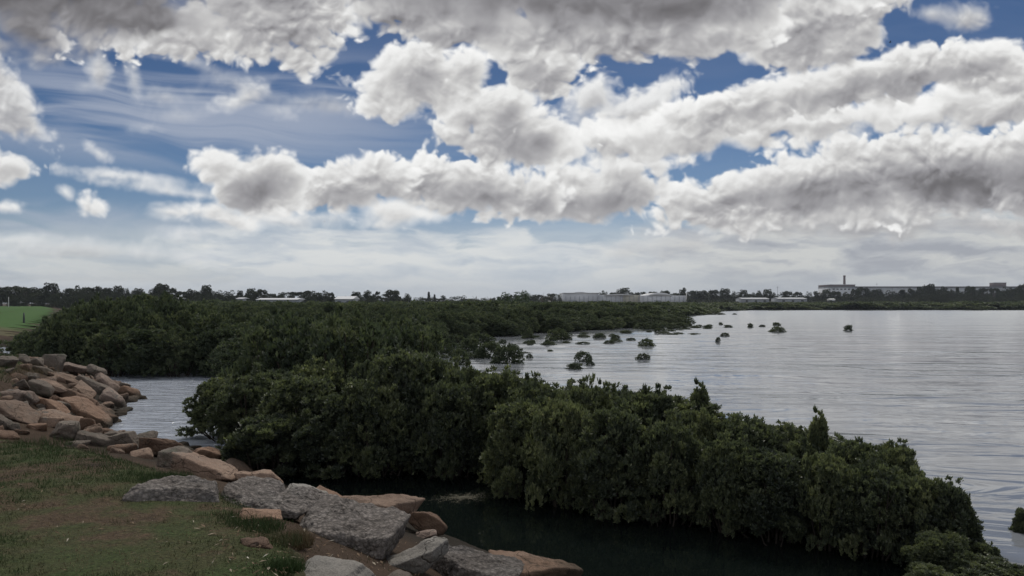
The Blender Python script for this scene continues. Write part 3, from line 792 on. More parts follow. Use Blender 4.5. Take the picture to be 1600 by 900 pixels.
# label, photo box x0 y0 x1 y1, stone, tilt (deg, clockwise falls to the right), thickness factor
ROCKS = [
 # the revetment across the inlet, from its top down
 ("low grey stone half sunk in yellow grass above the pale slab, at the frame's edge", -12, 556, 26, 576, 'grey', 0, .5),
 ("weathered grey-green block between the sunk stone and the dark wedge on the crest", 26, 552, 50, 572, 'grey', 20, .6),
 ("dark grey wedge leaning against the round boulder on the crest", 46, 555, 72, 576, 'grey', -12, .7),
 ("round grey-brown boulder standing highest on the crest of the revetment", 66, 551, 100, 582, 'grey', 0, 1.0),
 ("flat grey stone tucked below the crest boulder", 50, 569, 82, 586, 'grey', 12, .5),
 ("reddish block just to the water side of the crest boulder", 96, 565, 140, 585, 'pink', 10, .6),
 ("long tan slab slanting down from the reddish block", 82, 576, 134, 604, 'tan', 28, .45),
 ("olive stained knob on the skyline of the rock slope", 134, 568, 165, 590, 'grey', 25, .8),
 ("smooth pinkish slab sloping from the olive knob towards the point", 144, 580, 190, 612, 'pink', 38, .55),
 ("grey block with a flat face in the middle of the slope", 118, 583, 168, 616, 'grey', 28, .6),
 ("tan wedge beneath the flat-faced grey block", 104, 594, 156, 622, 'tan', 32, .5),
 ("tan tip stone where the rock slope meets the water", 184, 598, 226, 628, 'orange', 22, .6),
 ("small yellowish stone perched behind the tip stone", 187, 596, 204, 606, 'grey', 15, .6),
 ("little dark wet stone off the tip of the rock slope", 219, 618, 229, 626, 'brown', 0, .6),
 ("grey-brown wet boulder above the water edge behind the point", 158, 606, 200, 638, 'pink', 30, .6),
 ("dark grey stone at the border of the yellow grass", 36, 582, 62, 602, 'grey', 0, .7),
 ("tan slab leaning over the dark grey stone", 58, 586, 108, 620, 'tan', 25, .45),
 ("broad grey boulder with a rounded back in mid slope", 42, 593, 86, 622, 'grey', 8, .8),
 ("pinkish flat stone above the big light slab", -6, 606, 52, 632, 'pink', 5, .5),
 ("big light tan slab sloping down at the frame's edge", -20, 616, 62, 662, 'tan', 22, .5),
 ("long orange-brown slab with a dark underside", 50, 614, 114, 650, 'orange', 22, .5),
 ("narrow dark stone wedged between two orange slabs", 108, 607, 154, 636, 'brown', 30, .4),
 ("longest orange slab running down to the inlet", 90, 613, 180, 660, 'orange', 27, .42),
 ("tan stone under the long orange-brown slab", 50, 634, 124, 664, 'tan', 16, .5),
 ("brown slab end dipping into the inlet", 136, 630, 190, 652, 'orange', 25, .5),
 ("grey shadowed stone at the frame's edge under the light slab", -18, 640, 22, 672, 'grey', 35, .6),
 ("small tan stone with a pale top in the lower slope", 60, 648, 98, 670, 'tan', 8, .6),
 ("little orange stone at the foot of the slope by the turf", 42, 660, 70, 674, 'orange', 0, .6),
 ("orange slab beside the water at the corner of the inlet", 120, 634, 176, 668, 'orange', 24, .5),
 ("wet brown stone at the water line below the long slab", 148, 640, 182, 664, 'brown', 20, .6),
 ("dark weathered boulder where the turf meets the rock slope", 76, 655, 126, 690, 'grey', -8, .8),
 ("brownish boulder behind the dark weathered one", 118, 650, 152, 678, 'brown', 10, .8),
 # round the corner of the inlet
 ("grey slab with a pale top face beside the corner of the inlet", 119, 672, 184, 700, 'grey', 14, .7),
 ("grey rock touching the bright inlet water", 166, 671, 206, 694, 'grey', 8, .7),
 ("rough grey rock with a craggy top between two smoother ones", 174, 674, 222, 706, 'grey', 0, .8),
 ("low grey rock ahead of the brown-grey boulder pair", 200, 673, 254, 704, 'grey', 5, .6),
 ("brown-grey boulder with a domed top by the bright water", 222, 676, 292, 722, 'brown', 8, .8),
 ("dark grey-brown boulder with a shaded face over the turf", 246, 686, 312, 742, 'grey', 12, .85),
 ("peaked orange stone rising behind the long tan slab", 300, 694, 354, 730, 'orange', 15, .8),
 ("long tan slab with a bright upper edge", 272, 708, 392, 754, 'tan', 15, .7),
 ("thin tan slab lying between the long slab and the squat boulder", 340, 719, 402, 748, 'tan', 20, .45),
 ("squat tan boulder with a light cap over the dark creek", 366, 730, 438, 770, 'tan', 8, .85),
 ("wide flat mound of dark gravelly rubble in the turf", 214, 738, 378, 790, 'rubble', 5, .5),
 ("gravelly rubble block with a blunt shaded end", 352, 752, 482, 812, 'rubble', 12, .55),
 ("gravelly rubble slab running down towards the pale boulder", 430, 756, 530, 806, 'rubble', 25, .5),
 ("pale grey boulder with a sharp ridge beside the creek", 440, 750, 516, 798, 'pale', 22, .8),
 ("orange-brown boulder leaning on the pale ridged one", 484, 759, 542, 800, 'orange', 24, .8),
 ("small orange stone set in the grass by the rubble block", 372, 794, 440, 822, 'orange', 3, .55),
 ("flat brown stone flush with the bare soil", 368, 838, 430, 860, 'brown', 3, .4),
 ("largest tan boulder with a notched top above the creek", 520, 773, 656, 822, 'tan', 3, .9),
 ("brown boulder with a steep side next to the notched tan one", 636, 788, 706, 846, 'brown', 28, .9),
 ("broad gravelly rubble slab in front of the notched tan boulder", 456, 798, 644, 862, 'rubble', 4, .6),
 ("long pale grey slab lying diagonally across the others", 566, 828, 708, 902, 'pale', -28, .42),
 ("thumb-sized stone pinched above the diagonal slab", 650, 828, 684, 844, 'pink', -5, .6),
 ("rough gravelly boulder beneath the diagonal slab's raised end", 640, 842, 832, 930, 'rubble', 14, .8),
 ("layered brown slab reaching out furthest into the dark creek", 764, 856, 922, 912, 'orange', 10, .45),
 ("pale flat slab at the bottom edge of the turf", 462, 876, 576, 926, 'pale', 3, .5),
 ("grey slab fragment under the low end of the diagonal slab", 590, 894, 660, 930, 'grey', 3, .6),
]
rock_objs = []
for i, (lab, x0, y0, x1, y1, kind, tilt, tf_) in enumerate(ROCKS):
    cx, cy = (x0 + x1) / 2, (y0 + y1) / 2
    wpx, hpx = x1 - x0, y1 - y0
    d = on_ground(cx, min(y1 - .12 * hpx, y1 - 2))
    if d > 27: d = 25.2
    W = wpx / F * d
    ct = abs(math.cos(R(tilt))); stt = abs(math.sin(R(tilt)))
    slope = (EYE - max(hz((cx - 800) / F * d, d), 0)) / d
    Dp = W * (.72 if tf_ > .55 else .85)
    if 'diagonally' in lab: Dp = W * .5
    if kind == 'rubble': Dp = W * .95
    app = hpx / F * d
    L = max((W - app * stt * .6) / max(ct, .5), W * .86) * (1.22 if (tf_ < .65 and d > 14) else 1.10)
    Hh = max((app - stt * L * .75 - Dp * slope * (.5 if kind != 'rubble' else .85)) / ct, .26 * W if kind != 'rubble' else .16 * W) * 1.05
    Hh = min(Hh, W * tf_ * 1.1)
    sink = .22 * Hh if kind != 'rubble' else .6 * Hh + .10
    Hh2 = Hh + sink
    dc = d + Dp * .32
    C = ray(cx, cy, dc)
    # the top of the stone sits at the photograph's row, the rest goes down into the bank
    top = ray(cx, y0, dc).z
    Cz = top - Hh2 / 2 - stt * L * .38 + .02 * Hh
    big_ = d < 12
    res = (6 if kind == 'rubble' else 5) if big_ else (5 if wpx > 45 else 4)
    me = rock_mesh(100 + i * 7, L, Dp, Hh2, ROCKM[kind], res, 40 if kind in ('pale', 'tan', 'orange', 'pink') else 22, .05, kind == 'rubble')
    o = link('boulder' if kind != 'rubble' else 'rubble_block', me, None, (C.x, C.y, Cz))
    rr = np.random.RandomState(i)
    o.rotation_euler = (R(-4 + 8 * rr.rand()), R(tilt), R(-14 + 28 * rr.rand()))
    tag(o, lab, 'rock', 'rocks of the shore revetment' if kind != 'rubble' else 'gravelly rubble blocks')
    rock_objs.append(o)
    g = hz(C.x, C.y)
    if os_dbg: print('rock', i, lab[:28], 'd %.1f W %.2f H %.2f bottom %.2f ground %.2f' % (d, L, Hh2, Cz - Hh2 / 2, g))
# small broken stones packed between the big ones
rr = np.random.RandomState(8)
packs = [rock_mesh(900 + k, 1, .8, .6, ROCKM[m_], 4, 10) for k, m_ in enumerate(('tan', 'grey', 'brown', 'tan'))]
ICOS = 0
V3 = []; 
def scatter_band(n):
    out = []
    while len(out) < n:
        x = rr.uniform(-17, 1.8); y = rr.uniform(3, 29)
        X, Y = np.array([x]), np.array([y])
        if inside(X, Y, LANDPOLY)[0] and not inside(X, Y, BANK)[0] and y > 4.0: out.append((x, y))
    return out
for k, (x, y) in enumerate([q for q in scatter_band(420) if q[1] > 13.5][:200]):
    o = link('packing_stone', packs[rr.randint(4)], None, (x, y, hz(x, y) + .02))
    s = rr.uniform(.16, .55) * (1 if y > 11 else .6)
    o.scale = (s, s * rr.uniform(.7, 1), s * rr.uniform(.6, 1.0)); o.rotation_euler = (rr.rand() - .5, rr.rand() - .5, rr.rand() * 6.28)
    tag(o, 'small broken stone packed in the gaps between the revetment boulders', 'rock', 'packing stones between the boulders')

# ------------------------------------------------------------------ foliage
def leaf_material(name, stops, transl=.34, rough=.45, spec=.4):
    m = bpy.data.materials.new(name); m.use_nodes = True
    nt = NT(m.node_tree); p = m.node_tree.nodes['Principled BSDF']; outn = m.node_tree.nodes['Material Output']
    at = nt.n('ShaderNodeAttribute', attribute_name='tone'); oi = nt.n('ShaderNodeObjectInfo')
    f = nt.m('ADD', nt.m('MULTIPLY', at.outputs['Fac'], .72), nt.m('MULTIPLY', nt.m('SUBTRACT', oi.outputs['Random'], .15), .26))
    c = nt.ramp(f, stops)
    nt.put(p.inputs['Base Color'], c); p.inputs['Roughness'].default_value = rough; p.inputs['Specular IOR Level'].default_value = spec
    tr = nt.n('ShaderNodeBsdfTranslucent'); nt.put(tr.inputs['Color'], nt.v('MULTIPLY', c, (1.4, 1.5, .9)))
    mx = nt.n('ShaderNodeMixShader'); mx.inputs[0].default_value = transl
    m.node_tree.links.new(p.outputs[0], mx.inputs[1]); m.node_tree.links.new(tr.outputs[0], mx.inputs[2])
    m.node_tree.links.new(mx.outputs[0], outn.inputs[0])
    return m
m_leaf = leaf_material('mangrove leaves', [(0, (.046, .058, .046)), (.30, (.100, .118, .078)), (.58, (.165, .185, .105)), (.82, (.25, .265, .145)), (1, (.33, .31, .20))])
m_mid_leaf = leaf_material('mangrove leaves further off', [(0, (.040, .052, .040)), (.33, (.078, .098, .066)), (.60, (.120, .142, .086)), (.85, (.175, .19, .112)), (1, (.24, .22, .14))], .30, .65, .2)
m_far_leaf = leaf_material('gum tree leaves', [(0, (.024, .030, .018)), (.5, (.042, .052, .028)), (1, (.070, .082, .042))], .12, .6, .2)
m_green_leaf = leaf_material('bright leaves', [(0, (.035, .06, .018)), (.5, (.06, .10, .028)), (1, (.09, .14, .04))], .15, .6, .2)
m_bark = flat_mat('mangrove bark', (.075, .062, .05), .9, .4, 9)
m_wood = flat_mat('gum bark', (.11, .095, .08), .9, .3, 2)

def unit(a): return a / np.maximum(np.linalg.norm(a, axis=-1, keepdims=True), 1e-6)

def leaves_on(tufts, axes, per, length, width, rr, spread=(15, 75)):
    """rosettes of pointed leaves; returns verts, quads, tone"""
    n = len(tufts) * per
    T = np.repeat(tufts, per, 0); A = np.repeat(axes, per, 0)
    rnd = unit(rr.randn(n, 3)); rad = unit(rnd - (rnd * A).sum(1, keepdims=True) * A)
    ang = np.radians(rr.uniform(spread[0], spread[1], n))[:, None]
    Dv = A * np.cos(ang) + rad * np.sin(ang)
    side = unit(np.cross(Dv, rad + .3 * rr.randn(n, 3)))
    up = np.cross(side, Dv)
    L = (length * rr.uniform(.65, 1.2, n))[:, None]; Wd = (width * rr.uniform(.75, 1.2, n))[:, None]
    b = T + Dv * L * .12 + rr.randn(n, 3) * length * .18
    m = b + Dv * L * .48
    V = np.stack([b, m + side * Wd + up * Wd * .25, b + Dv * L - up * L * .10, m - side * Wd + up * Wd * .25], 1).reshape(-1, 3)
    Q = np.arange(4 * n).reshape(n, 4)
    return V, Q

def shrub_arrays(seed, Rx, Ry, Hh, nl, tufts_per, per, llen, lwid, low=.12, shoots=13, ls=1.0):
    """a mangrove crown: lobes heaped into a dome, leaf rosettes on every lobe"""
    rr = np.random.RandomState(seed)
    C = []; Rl = []
    for k in range(nl):
        a = 2 * math.pi * (k * .618 + rr.rand() * .25); u = rr.rand() ** .7
        ze = low + (1 - low) * rr.rand() ** .8
        q = math.sqrt(max(0, 1 - max(0, (ze - .35) / .72) ** 2))       # dome outline
        rad = q * (.45 + .45 * u) * rr.uniform(.82, 1.14)
        s = rr.uniform(.15, .34) * ls * (Rx + Ry) / 2
        C.append((Rx * rad * math.cos(a), Ry * rad * math.sin(a), max(Hh * ze - s * .6, s * .35 + .04)))
        Rl.append(s)
    for k in range(shoots):
        a = rr.rand() * 6.28; q = rr.rand() * .7; s = rr.uniform(.06, .12) * Rx
        for j in range(3):
            C.append((Rx * q * math.cos(a), Ry * q * math.sin(a), Hh * (.90 - .25 * q * q + .08 * j * rr.uniform(.6, 1.5)))); Rl.append(s * (1 - .25 * j))
    C = np.array(C); Rl = np.array(Rl)
    nT = np.maximum((tufts_per * (Rl / Rl.mean()) ** 2).astype(int), 4)
    Ci = np.repeat(np.arange(len(C)), nT)
    Dd = unit(rr.randn(len(Ci), 3) + np.array([0, 0, .35]))
    P = C[Ci] + Dd * (Rl[Ci] * rr.uniform(.80, 1.10, len(Ci)))[:, None] * np.array([1, 1, .95])
    # drop rosettes buried deep in other lobes
    dist = np.linalg.norm(P[:, None, :] - C[None], axis=2) / Rl[None]
    ok = (dist < .72).sum(1) == 0
    ok |= rr.rand(len(ok)) < .12
    ok &= P[:, 2] > .05
    P, Dd, Ci = P[ok], Dd[ok], Ci[ok]
    A = unit(Dd * .7 + np.array([0, 0, 1.0]) + rr.randn(len(P), 3) * .22)
    V, Q = leaves_on(P, A, per, llen, lwid, rr, (12, 62))
    lobe = rr.rand(len(C))
    tone = np.clip(np.repeat(lobe[Ci] * .6 + .1 + (rr.rand(len(Ci)) - .5) * .25, per) + (rr.rand(len(Ci) * per) - .5) * .35 + (rr.rand(len(Ci) * per) < .015) * .5, 0, 1)
    return V, Q, tone, C, Rl

def shrub_meshes(seed, Rx, Ry, Hh, nl, tp, per, llen, lwid, stems=True, mat=None, **kw):
    V, Q, tone, C, Rl = shrub_arrays(seed, Rx, Ry, Hh, nl, tp, per, llen, lwid, **kw)
    crown = mesh_np('crown', V, Q, mat or m_leaf, False, {'tone': ('FACE', tone)})
    if not stems: return crown, None
    rr = np.random.RandomState(seed + 1); tubes = []
    for k in range(min(16, nl)):
        c = C[k]; b = np.array([c[0] * .25 + rr.randn() * .05, c[1] * .25 + rr.randn() * .05, -.25])
        mdl = (b + c) / 2 + np.array([c[0] * .12, c[1] * .12, -.08]) + rr.randn(3) * .04
        r = .022 * Rx
        tubes.append(([tuple(b), tuple(b * .5 + mdl * .5 + rr.randn(3) * .02), tuple(mdl), tuple(mdl * .5 + c * .5 + rr.randn(3) * .03), tuple(c), tuple(c + np.array([0, 0, Rl[k] * .7]))], [r * 1.2, r, r * .8, r * .6, r * .4, r * .15]))
        for j in range(2):
            e = c + rr.randn(3) * Rl[k] * .6
            tubes.append(([tuple(mdl * .3 + c * .7), tuple(e)], [r * .4, r * .12]))
    return crown, mesh_tubes('trunk', tubes, m_bark, 5)

# near shrubs: seven kinds, full detail
NEARK = [shrub_meshes(31, 1.0, .95, 1.6, 120, 26, 9, .074, .0195, ls=.62),
         shrub_meshes(32, 1.1, .9, 1.5, 125, 26, 9, .072, .0195, ls=.62),
         shrub_meshes(33, .9, .9, 1.75, 112, 27, 9, .076, .0200, ls=.62),
         shrub_meshes(34, 1.2, 1.0, 1.45, 130, 27, 9, .072, .0195, ls=.60),
         shrub_meshes(35, .8, .8, 1.5, 96, 26, 9, .074, .0200, ls=.62),
         shrub_meshes(36, .55, .5, 1.0, 52, 26, 9, .070, .0190, shoots=6, ls=.68),
         shrub_meshes(37, .30, .28, 1.3, 16, 26, 9, .072, .0190, low=.66, shoots=4, ls=.75)]
NEARD = [(1.0, 1.75), (1.1, 1.65), (.9, 1.9), (1.2, 1.6), (.8, 1.65), (.55, 1.1), (.30, 1.35)]     # half width, full height

def put_shrub(k, x, y, hw, hgt, rz, label, group, kinds=None, dims=None, z=0.0):
    kinds = kinds or NEARK; dims = dims or NEARD
    crown, trunk = kinds[k]; w0, h0 = dims[k]
    t = thing('mangrove_shrub', label, 'mangrove', (x, y, z), rz, group)
    t.scale = (hw / w0, hw / w0, hgt / h0)
    link('crown', crown, t)
    if trunk: link('trunk', trunk, t)
    return t

# px of the crown's middle, row of its top, row of its foot, width in px, kind, label
FRONT = [
 (352, 588, 690, 100, 4, "mangrove at the inlet's mouth, its leafy edge overhanging the bright water"),
 (418, 648, 752, 104, 5, "small pale-tipped mangrove standing alone in front of the thicket, nearest the inlet"),
 (372, 700, 735, 60, 5, "lowest leafy sprig of mangrove over the creek beside the peaked orange stone"),
 (405, 572, 715, 120, 0, "broad mangrove behind the small pale-tipped one"),
 (470, 590, 738, 120, 2, "dark upright mangrove next along the creek from the small pale-tipped one"),
 (525, 612, 748, 110, 4, "rounded mangrove over the creek opposite the ridged pale boulder"),
 (500, 560, 705, 120, 1, "olive topped mangrove on the water side behind the rounded one"),
 (585, 585, 750, 120, 0, "wide dark mangrove facing the notched tan boulder"),
 (640, 548, 742, 115, 2, "tallest mangrove of the row, its flat top just under the first open water"),
 (590, 562, 715, 110, 3, "bushy mangrove filling the gap behind the tallest one"),
 (700, 590, 752, 120, 1, "shaded mangrove above the pale floating weed"),
 (715, 566, 735, 110, 0, "bright-tipped mangrove against the open water right after the tallest one"),
 (775, 574, 745, 100, 4, "narrow mangrove between two wider bright-tipped crowns"),
 (812, 625, 782, 100, 2, "mangrove with light grey leaves jutting out over the floating weed"),
 (838, 586, 760, 110, 0, "full mangrove with yellow-green tips on the bay side"),
 (880, 618, 800, 120, 3, "wide mangrove hanging low over the black creek at mid row"),
 (915, 592, 770, 110, 1, "mangrove with a dark knobbly top edge against the pale bay"),
 (960, 640, 815, 110, 4, "mangrove with a shadowed hollow at its foot"),
 (1010, 606, 790, 100, 2, "mangrove with a raised double knob of dark leaves on the skyline of the row"),
 (1045, 655, 826, 110, 0, "mangrove with light leaf sprays low over the creek, past the shadowed hollow"),
 (1093, 606, 760, 46, 6, "slim dark mangrove shoot poking up alone above the row against the bay"),
 (1085, 636, 800, 110, 3, "broad crowned mangrove under the slim dark shoot"),
 (1140, 668, 842, 110, 1, "mangrove with an olive crown past the slim dark shoot"),
 (1165, 645, 810, 90, 4, "mangrove whose spiky tips touch the pale ripples past the slim shoot"),
 (1210, 690, 856, 110, 2, "dense mangrove with a green spray near its foot"),
 (1232, 662, 820, 100, 0, "mangrove with a row of upright yellow-green tips along its top"),
 (1279, 640, 815, 44, 6, "leafy spire of mangrove rising above its neighbours over the bay"),
 (1290, 690, 868, 110, 3, "wide mangrove below the leafy spire"),
 (1335, 664, 835, 80, 4, "mangrove with a dark ragged top just after the leafy spire"),
 (1365, 706, 880, 110, 0, "mangrove with bare twigs showing at its foot"),
 (1395, 676, 850, 60, 2, "narrow mangrove with a finger of leaves standing up"),
 (1430, 722, 886, 100, 1, "mangrove with sky-bright chinks between its lower stems"),
 (1470, 722, 890, 90, 4, "mangrove sloping down towards the end of the row"),
 (1496, 742, 892, 62, 2, "last tall mangrove of the row with clumps reaching over the bay"),
 (1540, 836, 915, 44, 5, "sparse low mangrove sprays at the very end of the row"),
 (1470, 818, 925, 100, 3, "mangrove in front of the end of the row, its crown level with the creek"),
 (1540, 862, 945, 110, 0, "brightest yellow-green mangrove in the bottom corner"),
 (1450, 872, 950, 70, 5, "small mangrove tuft peeking over the bottom edge by the corner one"),
 (1596, 880, 950, 60, 5, "mangrove cut by the frame's edge beside the bright corner one"),
 (1600, 792, 818, 26, 6, "small dark clump of leaves above the bay at the frame's edge"),
]
rr = np.random.RandomState(41)
for (px_, top, foot, w, k, lab) in FRONT:
    d = on_ground(px_, foot, 0) ; hw = w / F * d * .62
    if 'small dark clump' in lab:
        C = ray(px_, 812, 10.4); put_shrub(5, C.x, C.y, .17, .52, 1.0, lab, 'mangroves standing apart in the bay', z=-.22); continue
    dc = d + hw * .55
    C = ray(px_, foot, dc); zt = ray(px_, top, dc).z
    zt *= (1.0 if px_ < 1120 else .95) - .10 * max(0, (px_ - 1150) / 400.0) * (px_ < 1560) + rr.uniform(-.05, .03)
    if k < 6: hw = max(hw, .40 * max(zt, .25) * (1 if px_ < 1380 else .8))
    if 1480 < px_ < 1530: hw *= .7
    if k == 6: hw *= .72
    put_shrub(k, C.x, C.y, hw, max(zt, .25) * 1.0, rr.rand() * 6.28, lab, 'mangrove shrubs between the creek and the bay')
# more of the same row, standing behind the front ones
BACK = []
for i, (px_, top, foot, w, k, lab) in enumerate(FRONT[3:33]):
    if w < 70 or px_ > 1290: continue
    d = on_ground(px_, foot, 0) + rr.uniform(1.2, 2.0)
    x = (px_ + rr.uniform(20, 60) - 800) / F * d
    zt = EYE - (top + 16 - HZ) / F * d
    if zt < .6: continue
    put_shrub(rr.randint(5), x, d, rr.uniform(.85, 1.15), min(zt, 1.9), rr.rand() * 6.28,
              'mangrove in the second rank, mostly hidden behind the leading shrubs of the row', 'second rank of mangroves in the long row')

# ------------------------------------------------------------------ the wide thicket
MID = [shrub_meshes(50 + k, rx, ry, hh, 46, 17, 7, .10, .030, ls=.85, stems=(k < 2), shoots=7, mat=m_mid_leaf) for k, (rx, ry, hh) in enumerate([(1.1, 1.0, 1.6), (1.2, 1.1, 1.5), (1.0, 1.0, 1.8), (1.3, 1.1, 1.5)])]
MIDD = [(1.1, 1.75), (1.2, 1.65), (1.0, 1.95), (1.3, 1.65)]
FARM = [shrub_meshes(70 + k, 1.6, 1.5, 1.8, 16, 15, 5, .34, .11, stems=False, shoots=3, mat=m_mid_leaf)[0] for k in range(3)]

ZONE = [(-11.9, 31.4), (-10.2, 30.2), (-8.9, 25.5), (-6.3, 19.5), (-4.0, 17.2), (-2.0, 17.0), (-2.6, 22), (-5.0, 34), (-6.6, 44), (-6.3, 52), (-.5, 71), (6.0, 83), (14.5, 96), (23.5, 109), (21, 128),
        (16, 140), (17, 150), (27, 165), (40, 190), (56, 231), (75, 300), (108, 366), (200, 371), (600, 369), (1500, 377), (1500, 470), (-230, 470), (-215, 400), (-120, 215), (-62, 107), (-46, 82), (-33, 60), (-29, 50), (-24, 42), (-21, 33.5), (-17, 31.4)]
GAPS = [((-5.2, 50), 2.6), ((-3.6, 60), 2.6), ((-8.3, 49), 1.6), ((-1.5, 68), 2.2), ((-4.9, 47.5), 1.9), ((-7.6, 46.5), 1.3), ((-2.2, 66), 2.2), ((3.0, 76), 2.4), ((8.5, 86), 1.8), ((-3.0, 58), 1.3), ((-4.6, 55), 1.2), ((12, 150), 5), ((5, 148), 3)]
rr = np.random.RandomState(43)
def canopy(x, y):
    """height of the thicket at a place"""
    px_ = 800 + F * x / y
    h = 1.95 + .3 * math.sin(x * .31 + y * .17) + .2 * math.sin(x * .11 - y * .23)
    if y > 60: h += min((y - 60) / 100, 1) * .45
    if y > 180: h += min((y - 180) / 150, 1) * .5
    # the tall stand left of the middle
    m = math.exp(-((px_ - 215) / 95.0) ** 2) * math.exp(-((y - 46) / 16.0) ** 2)
    h += .95 * m
    m2 = math.exp(-((px_ - 120) / 70.0) ** 2) * math.exp(-((y - 38) / 8.0) ** 2)
    h += .55 * m2
    yt = np.interp(px_, [0, 30, 60, 95, 150, 200, 300, 350, 450, 1000, 1600], [534, 520, 510, 494, 474, 467, 468, 472, 475, 474.5, 472])
    h = min(h, max((EYE - (yt - HZ) / F * y) * .92, 1.0))
    if y < 36 and x < -9: h = min(h, 1.5 + max(y - 31, 0) * .35)
    return h
def grid_points(y0, y1, step0, stepk, cap):
    pts = []; y = y0
    while y < y1:
        s = max(step0, y * stepk)
        xl = -.70 * y; xr = min(.70 * y, 1500)
        x = xl
        while x < xr:
            pts.append((x + rr.uniform(-.42, .42) * s, y + rr.uniform(-.42, .42) * s, s)); x += s
        y += s * .85
    P = np.array(pts)
    ok = inside(P[:, 0], P[:, 1], ZONE) & ~inside(P[:, 0], P[:, 1], FIELD)
    for (g, r) in GAPS: ok &= np.hypot(P[:, 0] - g[0], (P[:, 1] - g[1]) * .6) > r
    edge = seg_dist(P[:, 0], P[:, 1], ZONE, True)
    return P[ok], edge[ok]
P, E = grid_points(17, 480, 1.5, .021, 0)
order = np.argsort(P[:, 1]); P, E = P[order], E[order]
IND = [i for i in range(len(P)) if P[i, 1] < 70][:215]
GLAB = [("mangrove shrub of the low thicket just behind the row along the creek", 'thicket mangroves behind the creek row'),
        ("mangrove shrub of the taller stand behind the inlet and the rock slope", 'mangroves behind the inlet'),
        ("mangrove shrub of the thicket bordering the bay beyond the first open water", 'thicket mangroves by the bay')]
rest = []
for i in range(len(P)):
    x, y, s = P[i]
    e = E[i]; hgt = canopy(x, y) * rr.uniform(.82, 1.15) * (.55 + .45 * min(e / 4.0, 1) if x > -8 and y > 30 else 1)
    if i in IND or i < 215:
        g = 0 if (y < 34 and x > -10) else (1 if x < -9 else 2)
        put_shrub(rr.randint(4), x, y, s * rr.uniform(.75, .95), hgt, rr.rand() * 6.28, *GLAB[g], kinds=MID, dims=MIDD)
    else:
        rest.append((x, y, s, hgt))
# the remainder reads as one mass: points that carry the same shrubs
def instancer(name, pts, meshes, kind='stuff'):
    """pts: x, y, z, scale xy, scale z, variant"""
    pts = np.array(pts, np.float32)
    me = bpy.data.meshes.new(name); me.vertices.add(len(pts)); me.vertices.foreach_set('co', pts[:, :3].ravel())
    for an, col in (('sx', 3), ('sz', 4), ('var', 5)):
        at = me.attributes.new(an, 'FLOAT', 'POINT'); at.data.foreach_set('value', pts[:, col].copy())
    at = me.attributes.new('rz', 'FLOAT', 'POINT'); at.data.foreach_set('value', np.random.RandomState(len(pts)).rand(len(pts)).astype(np.float32) * 6.283)
    o = link(name, me)
    ng = bpy.data.node_groups.new(name, 'GeometryNodeTree')
    ng.interface.new_socket('Geometry', in_out='INPUT', socket_type='NodeSocketGeometry')
    ng.interface.new_socket('Geometry', in_out='OUTPUT', socket_type='NodeSocketGeometry')
    N = ng.nodes; L = ng.links
    gi = N.new('NodeGroupInput'); go = N.new('NodeGroupOutput'); jn = N.new('GeometryNodeJoinGeometry')
    def attr(nm):
        a = N.new('GeometryNodeInputNamedAttribute'); a.data_type = 'FLOAT'; a.inputs['Name'].default_value = nm; return a.outputs['Attribute']
    cs = N.new('ShaderNodeCombineXYZ'); L.new(attr('sx'), cs.inputs[0]); L.new(attr('sx'), cs.inputs[1]); L.new(attr('sz'), cs.inputs[2])
    cr = N.new('ShaderNodeCombineXYZ'); L.new(attr('rz'), cr.inputs[2])
    for k, mm in enumerate(meshes):
        proto = bpy.data.objects.new(name + '_pattern', mm)      # never linked to the scene
        oi = N.new('GeometryNodeObjectInfo'); oi.inputs['Object'].default_value = proto; oi.transform_space = 'ORIGINAL'
        cmp_ = N.new('FunctionNodeCompare'); cmp_.data_type = 'FLOAT'; cmp_.operation = 'EQUAL'
        L.new(attr('var'), cmp_.inputs[0]); cmp_.inputs[1].default_value = float(k); cmp_.inputs['Epsilon'].default_value = .1
        ip = N.new('GeometryNodeInstanceOnPoints')
        L.new(gi.outputs[0], ip.inputs['Points']); L.new(cmp_.outputs[0], ip.inputs['Selection']); L.new(oi.outputs['Geometry'], ip.inputs['Instance'])
        L.new(cr.outputs[0], ip.inputs['Rotation']); L.new(cs.outputs[0], ip.inputs['Scale']); L.new(ip.outputs[0], jn.inputs[0])
    L.new(jn.outputs[0], go.inputs[0])
    md = o.modifiers.new('scatter', 'NODES'); md.node_group = ng
    tag(o, kind=kind)
    return o
pm, pf = [], []
for (x, y, s, hgt) in rest:
    if y < 125: pm.append((x, y, 0, s * .9 / 1.15, hgt / 1.75, rr.randint(4)))
    else: pf.append((x, y, 0, s * .95 / 1.6, hgt / 1.95, rr.randint(3)))
instancer('mangrove_thicket', pm, [k[0] for k in MID])
instancer('distant_mangroves', pf, FARM)
if os_dbg: print('zone', len(P), len(pm), len(pf))

